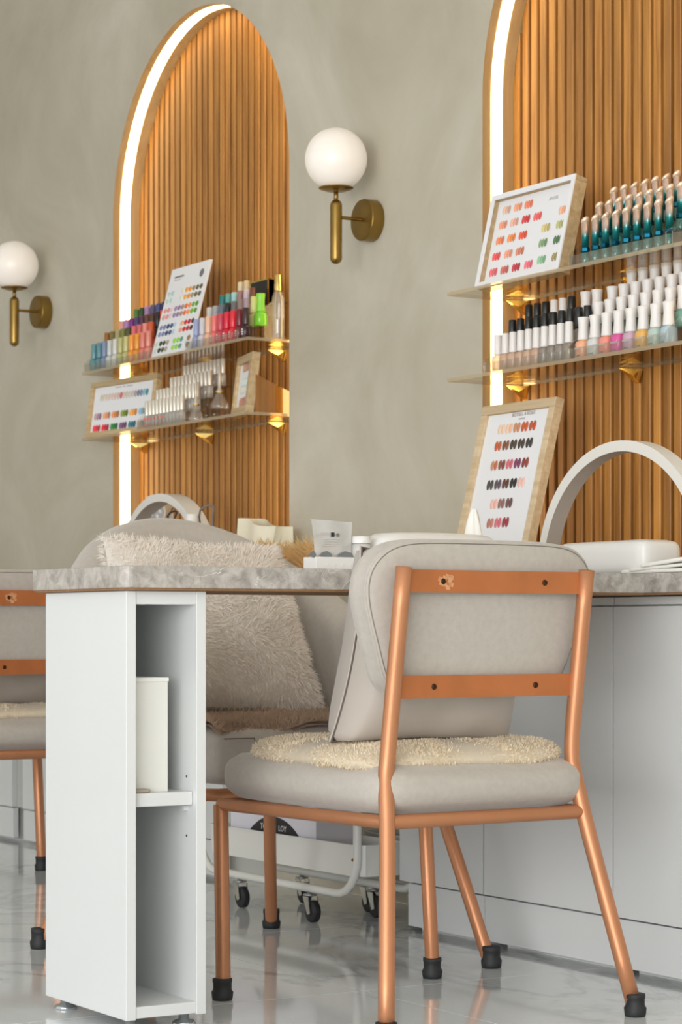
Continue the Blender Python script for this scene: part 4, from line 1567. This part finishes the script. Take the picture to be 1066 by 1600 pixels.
# small angled frame at the right end of the lower left shelf, propped on an amber acrylic wedge
W_, H_ = 0.165, 0.160
bt = board('swatch_frame', (-5.452, 2.990, LO + 0.0003), R(7), -0.26, W_, H_, 0.022, 0.022, M['frame_tan'], 'small angled tan frame at the right end of the lower left shelf')
for z, c_ in ((0.80, (186, 140, 120)), (0.22, (190, 130, 116))):
    for j in range(4):
        nail(bt, W_ * 0.5 + (j - 1.5) * 0.015, H_ * z, 0.0075, tuple(int(min(255, v * (1.1 - 0.06 * j))) for v in c_), 0.016, 0.026)
for z, c_ in ((0.55, (216, 232, 226)), (0.42, (226, 222, 206))):
    for j in range(4):
        nail(bt, W_ * 0.5 + (j - 1.5) * 0.015, H_ * z, 0.0075, c_, 0.016, 0.020)
wd = MB().prism([(0, 0), (0.135, 0), (0.135, 0.045), (0.0, 0.098)], 'x', 0, 0.004).build('acrylic_wedge', M['amber'])
wd.location = (-5.283, 2.972, LO + 0.0003)
tag(wd, 'amber acrylic wedge standing behind the small angled frame, left arch', 'wedge')


# ------------------------------------------------------------------ things on the counters
def arch_lamp(cx, y, label, depth=0.036):
    t = thing('arch_lamp', (cx, y, TZ1), label, 'desk lamp', 'arched desk lamps')
    Ro, Ri = 0.260, 0.239
    n = 48
    mb = MB()

    def ring(r, yy):
        return lambda u: Vector((-r * math.cos(u * math.pi), yy, 0.008 + (r - 0.008) * math.sin(u * math.pi)))
    loops = [ring(Ri, 0), ring(Ro, 0), ring(Ro, depth), ring(Ri, depth)]
    for a in range(3):
        f0, f1 = loops[a], loops[a + 1]
        mb.grid(lambda u, v: f0(u).lerp(f1(u), v), n, 2)
    mb.build('arch_body', M['grey_metal'], t, smooth=True, bevel=0)
    di = MB()
    f0, f1 = loops[3], loops[0]
    di.grid(lambda u, v: f0(u).lerp(f1(u), v), n, 2)
    di.build('light_diffuser', M['diffuser'], t, smooth=True)
    for s in (-1, 1):
        MB().box(s * 0.25 - 0.016, s * 0.25 + 0.016, -0.008, depth + 0.008, 0.0002, 0.008).build('foot', M['grey_metal'], t, bevel=0.002)


arch_lamp(-3.557, 2.80, 'pale arched desk lamp on the right counter in front of the slats')
arch_lamp(-5.600, 2.85, 'pale arched desk lamp under the left arch behind the armchair', 0.05)

bx = thing('armrest_box', (-3.575, 2.812, TZ1 + 0.0002), 'white rounded nail-drying box standing under the right arched lamp', 'nail dryer')
MB().rbox((0, 0, 0.033), (0.285, 0.100, 0.066), 0.020, 10).build('shell', M['plastic'], bx, smooth=True)
MB().box(-0.12, 0.12, -0.042, 0.042, -0.0002, 0.003).build('base_plate', M['grey_metal'], bx)

tw = thing('paper_towels', (-3.385, 2.747, TZ1 + 0.0002), 'crumpled white paper sheets at the right end of the counter', 'paper')
for k, (cx_, cz, sx_, sz_, ry) in enumerate(((0.0, 0.0045, 0.19, 0.008, 0.0), (0.02, 0.0115, 0.17, 0.006, -3.0), (0.035, 0.021, 0.13, 0.008, -6.0))):
    q = MB().rbox((0, 0, 0), (sx_, 0.042, sz_), sz_ * 0.48, 8).build('sheet', M['tissue'], tw, smooth=True)
    q.location = (cx_, 0.02, cz)
    q.rotation_euler = (0, R(ry), R(4 * k))
sb = thing('small_carton', (-3.325, 2.872, TZ1 + 0.0003), 'small white carton behind the paper sheets at the photo edge', 'carton')
MB().box(-0.035, 0.06, -0.02, 0.05, 0, 0.052).build('carton_body', M['card'], sb, bevel=0.001)
MB().box(-0.0355, 0.0605, -0.0205, 0.0505, 0.052, 0.060).build('carton_lid', M['card'], sb, bevel=0.001)

# hand rest and tissue on the peninsula table
hr = thing('hand_rest', (-3.56, 2.37, TZ1 + 0.0002), 'white padded hand rest on the table behind the front chair', 'hand rest')
MB().rbox((0, 0, 0.036), (0.10, 0.27, 0.066), 0.032, 10, (0.0, 0.0, 0.004)).build('pad', M['plastic'], hr, smooth=True)
for y in (-0.09, 0.09):
    MB().box(-0.03, 0.03, y - 0.01, y + 0.01, 0, 0.008).build('foot', M['black'], hr)
tp = thing('tissue_tuft', (-3.64, 2.525, TZ1 + 0.0002), 'tuft of white tissue beside the oak swatch frame', 'tissue')


def tuft(u, v):
    a = u * 2 * math.pi
    z = v * 0.125
    r = 0.022 * (1 - v) ** 0.7 + 0.004
    r *= 1 + 0.35 * math.sin(3 * a + 2.5 * v) * (0.3 + v)
    return Vector((r * math.cos(a) - 0.02 * v, r * math.sin(a) + 0.012 * v, z))


MB().grid(tuft, 30, 14, wrap_u=True).build('sheet', M['tissue'], tp, smooth=True)
MB().box(-0.035, 0.035, -0.018, 0.018, -0.0001, 0.012).build('packet', M['tissue'], tp, bevel=0.003)

tr = thing('tool_tray', (-3.545, 2.182, TZ1 + 0.0002), 'low white tray on the table left of the front chair back', 'tray')
MB().box(-0.022, 0.022, -0.078, 0.078, 0.0, 0.003).build('tray_base', M['plastic'], tr)
for x0, x1, y0, y1 in ((-0.022, 0.022, -0.078, -0.075), (-0.022, 0.022, 0.075, 0.078), (-0.022, -0.019, -0.075, 0.075), (0.019, 0.022, -0.075, 0.075)):
    MB().box(x0, x1, y0, y1, 0.003, 0.024).build('tray_wall', M['plastic'], tr, bevel=0.0008)
for k in range(8):
    MB().lathe([(0.0022, 0), (0.0026, 0.0006), (0, 0.001)], 8, (0.022, -0.055 + k * 0.016, 0.010), 'x').build('rivet', M['plastic'], tr)
bg_ = thing('plastic_bag', (-3.545, 2.152, TZ1 + 0.0035), 'clear plastic packet with printed text standing in the white tray', 'packet')


def bagf(u, v, s):
    y = (u - 0.5) * (0.074 + 0.010 * v)
    z = 0.004 + 0.084 * v
    th = 0.010 * (1 - v) ** 0.6 * (1 - (2 * u - 1) ** 2) + 0.0006
    return Vector((s * th + 0.0016 * math.sin(9 * u + 4 * v) - 0.004 * v, y, z - 0.004 * u))


mb = MB().grid(lambda u, v: bagf(u, v, 1), 14, 10)
mb.grid(lambda u, v: bagf(v, u, -1), 10, 14)
fl_ = mb.build('film', M['bag'], bg_, smooth=True)
for k, (y0, y1, z) in enumerate(((-0.025, -0.010, 0.063), (-0.025, -0.012, 0.060), (-0.022, 0.012, 0.052), (-0.022, 0.008, 0.048), (-0.022, 0.010, 0.044), (-0.026, 0.004, 0.040))):
    MB().box(0.0065, 0.0069, y0, y1, z, z + 0.0010).build('print_line', M['print_pale'], fl_)
MB().box(0.0065, 0.0070, -0.008, -0.001, 0.057, 0.065).build('print_mark', M['print_dark'], fl_)
MB().lathe([(0.0034, 0), (0.0034, 0.0004), (0.002, 0.0005)], 14, (0.0066, 0.006, 0.0605), 'x').build('print_mark', M['print'], fl_)
MB().lathe([(0.0026, 0), (0.0026, 0.0004)], 14, (0.0066, -0.0295, 0.0615), 'x').build('print_mark', M['print_pale'], fl_)
for k, (y, a, L) in enumerate(((2.100, -35, 0.016), (2.128, -18, 0.026), (2.168, 5, 0.034))):
    sh = MB().prism([(-L / 2, 0.0), (L / 2, -0.001), (L / 2 - 0.003, 0.007), (0.0, 0.0105), (-L / 2 + 0.004, 0.006)], 'x', -0.002, 0.002).build('nail_clip', M['grey_shard'])
    sh.location = (-3.530 , y, TZ1 + 0.0245)
    sh.rotation_euler = (R(a) * 0.4, 0, 0)
    tag(sh, ['small grey clip at the left corner of the white tray', 'grey clip in the middle of the white tray', 'longest grey clip in the white tray beside the white jar'][k], 'clip', 'grey clips in the tray')
jr = thing('white_jar', (-3.546, 2.212, TZ1 + 0.0035), 'small white cylinder jar at the right end of the tray', 'jar')
MB().lathe([(0.0155, 0), (0.0165, 0.002), (0.0165, 0.046)], 24).build('jar_body', M['plastic'], jr, smooth='auto')
MB().lathe([(0.017, 0.046), (0.0172, 0.047), (0.017, 0.059), (0.0, 0.060)], 24).build('jar_lid', M['plastic'], jr, smooth='auto')

# lamp, cables, jar and bag on the far counter
dl = thing('desk_lamp', (-5.735, 2.96, TZ1), 'small white spot lamp under the left arched lamp', 'desk lamp')
MB().lathe([(0.045, 0.0002), (0.047, 0.004), (0.040, 0.012), (0.008, 0.014)], 24).build('base', M['plastic'], dl, smooth='auto')
MB().tube([(0, 0, 0.012), (0, 0, 0.225), (0.004, -0.004, 0.243), (0.018, -0.008, 0.25)], 0.006, 10).build('post', M['plastic'], dl, smooth='auto')
hd = MB().lathe([(0.017, 0.0), (0.022, 0.004), (0.024, 0.02), (0.034, 0.055), (0.040, 0.070), (0.0385, 0.074), (0.036, 0.070)], 28).build('lamp_head', M['plastic'], dl, smooth='auto')
hd.location = (0.010, -0.004, 0.250)
hd.rotation_euler = (R(118), R(-38), 0)
MB().lathe([(0.036, 0.066), (0.034, 0.0715), (0, 0.072)], 24).build('lens', M['led_lens'], hd, smooth='auto')
for k in range(6):
    MB().lathe([(0.006, 0.0715), (0.005, 0.0735), (0, 0.074)], 10, (0.02 * math.cos(k * 1.047), 0.02 * math.sin(k * 1.047), 0)).build('bulb', M['print_white'], hd, smooth=True)
MB().box(-0.009, 0.009, -0.0265, -0.0235, 0.026, 0.036).build('logo_print', M['print_dark'], hd)


def cable(pts, label, m):
    o = MB().tube(pts, 0.0028, 8).build('cable', m, None, smooth=True)
    tag(o, label, 'cable')


def loop(x, y, r, h, n=14):
    return [(x - r * math.cos(math.pi * k / n), y + 0.01 * math.sin(k), TZ1 + 0.003 + h * math.sin(math.pi * k / n) ** 0.6) for k in range(n + 1)]


cable(loop(-5.335, 2.86, 0.055, 0.215), 'grey cable looping up right of the left arched lamp', M['print'])
cable(loop(-5.475, 2.83, 0.022, 0.205), 'thin dark cable looping against the left arched lamp leg', M['print_dark'])
jr = thing('pump_bottle', (-5.325, 2.808, TZ1 + 0.0002), 'small bottle with white top between the cables under the left arch', 'bottle')
MB().lathe([(0.024, 0), (0.026, 0.004), (0.026, 0.12), (0.014, 0.15), (0.013, 0.165)], 20).build('bottle_body', M['clear_body'], jr, smooth='auto')
MB().lathe([(0.0155, 0.165), (0.016, 0.166), (0.016, 0.192), (0, 0.193)], 20).build('bottle_cap', M['cap_white'], jr, smooth='auto')
ib = thing('paper_bag', (-5.19, 2.955, TZ0 + 0.0402), 'open ivory paper bag standing right of the left arch slats', 'paper bag')
ib.location.x = -5.335


def pbag(u, v, s):
    x = (u - 0.5) * (0.165 + 0.02 * v)
    return Vector((x, s * (0.045 - 0.02 * v) + 0.008 * math.sin(8 * u) * v, 0.186 * v - 0.03 * v * u + 0.004 * v * math.sin(7 * u)))


mb = MB().grid(lambda u, v: pbag(u, v, -1), 16, 8)
mb.grid(lambda u, v: pbag(v, u, 1), 8, 16)
mb.build('bag_sheet', M['ivory'], ib, smooth=True)
for s in (0, 1):
    MB().grid(lambda u, v: pbag(s, v, -1).lerp(pbag(s, v, 1), u) + Vector(((0.012 if s else -0.012) * math.sin(math.pi * u) * (1 - 2 * v * 0.9), 0, 0)), 8, 8).build('bag_side', M['ivory'], ib, smooth=True)
ib.location = (-5.245, 2.975, TZ1 + 0.0002)


# ------------------------------------------------------------------ caster trolleys
def trolley(x0, x1, y0, y1, label, box=False):
    cx, cy = (x0 + x1) / 2, (y0 + y1) / 2
    t = thing('storage_trolley', (cx, cy, 0), label, 'trolley', 'white caster trolleys')
    hx, hy = (x1 - x0) / 2, (y1 - y0) / 2
    for s in (-1, 1):
        pts = []
        zt, zb, rr = 0.70, 0.076, 0.085
        for k in range(7):
            a = math.pi / 2 * k / 6
            pts.append((-hx + rr - rr * math.cos(a), s * hy, zb + rr - rr * math.sin(a)))
        pts = [(-hx, s * hy, zt)] + pts
        for k in range(7):
            a = math.pi / 2 * k / 6
            pts.append((hx - rr + rr * math.sin(a), s * hy, zb + rr - rr * math.cos(a)))
        pts.append((hx, s * hy, zt))
        MB().tube(pts, 0.0095, 14).build('frame_tube', M['enamel'], t, smooth='auto')
    for zb, zt in ((0.116, 0.182), (0.62, 0.68)):
        tr_ = MB()
        w, d, c = hx - 0.012, hy - 0.012, 0.03

        def loopf(e):
            out = []
            for sx, sy, a0 in ((1, -1, -90), (1, 1, 0), (-1, 1, 90), (-1, -1, 180)):
                for k in range(5):
                    a = R(a0 + 22.5 * k)
                    out.append((sx * (w - c) + (c + e) * math.cos(a), sy * (d - c) + (c + e) * math.sin(a)))
            return out
        L = loopf(0)
        n = len(L)
        L2 = loopf(0.004)
        b0 = len(tr_.v)
        for lp_, z in ((L, zb), (L, zt), (L2, zt), (L2, zt + 0.003), (loopf(-0.003), zt + 0.003), (loopf(-0.003), zb + 0.002)):
            for p in lp_:
                tr_.v.append((p[0], p[1], z))
        for r_ in range(5):
            for k in range(n):
                k2 = (k + 1) % n
                tr_._q([b0 + r_ * n + k, b0 + r_ * n + k2, b0 + (r_ + 1) * n + k2, b0 + (r_ + 1) * n + k])
        tr_._q([b0 + k for k in reversed(range(n))])
        tr_._q([b0 + 5 * n + k for k in range(n)])
        tr_.build('tray', M['enamel'], t, fix=True)
        for sx in (-1, 1):
            MB().lathe([(0.004, 0), (0.003, -0.002)], 8, (sx * (hx - 0.004), -hy - 0.009, zb + 0.04), 'y').build('bolt', M['brass'], t)
    for sx in (-1, 1):
        for sy in (-1, 1):
            x, y = sx * (hx - 0.20 if hx > 0.2 else hx - 0.06), sy * hy
            c = MB().lathe([(0.008, 0.058), (0.016, 0.060), (0.016, 0.063), (0.006, 0.064), (0.006, 0.070)], 16, (x, y, 0)).build('caster', M['chrome'], t, smooth='auto')
            MB().lathe([(0.0, -0.009), (0.021, -0.0085), (0.025, -0.006), (0.025, 0.006), (0.021, 0.0085), (0.0, 0.009)], 24, (x + 0.012, y, 0.0255), 'y').build('wheel', M['rubber'], c, smooth='auto')
            for s in (-1, 1):
                MB().prism([(x - 0.012, 0.058), (x + 0.012, 0.058), (x + 0.020, 0.022), (x + 0.008, 0.018)], 'y', y + s * 0.012 - 0.001, y + s * 0.012 + 0.001).build('fork', M['chrome'], c)
    return t


trolley(-5.03, -4.305, 2.675, 2.845, 'white steel trolley on casters holding the lilac carton behind the chairs')
trolley(-4.66, -4.335, 2.885, 3.025, 'second white caster trolley tucked between the first and the wall')
cb_ = thing('carton', (-4.72, 2.76, 0.1187), 'pale lilac carton with a black disc logo in the trolley tray', 'carton')
MB().box(-0.21, 0.19, -0.055, 0.055, 0.0, 0.225).build('carton_body', M['lilac_box'], cb_, bevel=0.001)
cpoly = [(0.164 - 0.328 * k / 40 if False else 0.166 * math.cos(math.pi * k / 40), 0) for k in range(41)]
cpoly = [(x, max(0.001, -0.088 + math.sqrt(max(0.0, 0.19 ** 2 - x * x)))) for x, _ in cpoly]
MB().prism(cpoly, 'y', -0.0558, -0.0550).build('logo_disc', M['print_dark'], cb_)
text('logo_print', 'TOPF', 0.019, M['print_white'], cb_, (-0.040, -0.0560, 0.070), (R(90), 0, 0))
text('logo_print', 'LOY', 0.019, M['print_white'], cb_, (0.040, -0.0560, 0.070), (R(90), 0, 0))
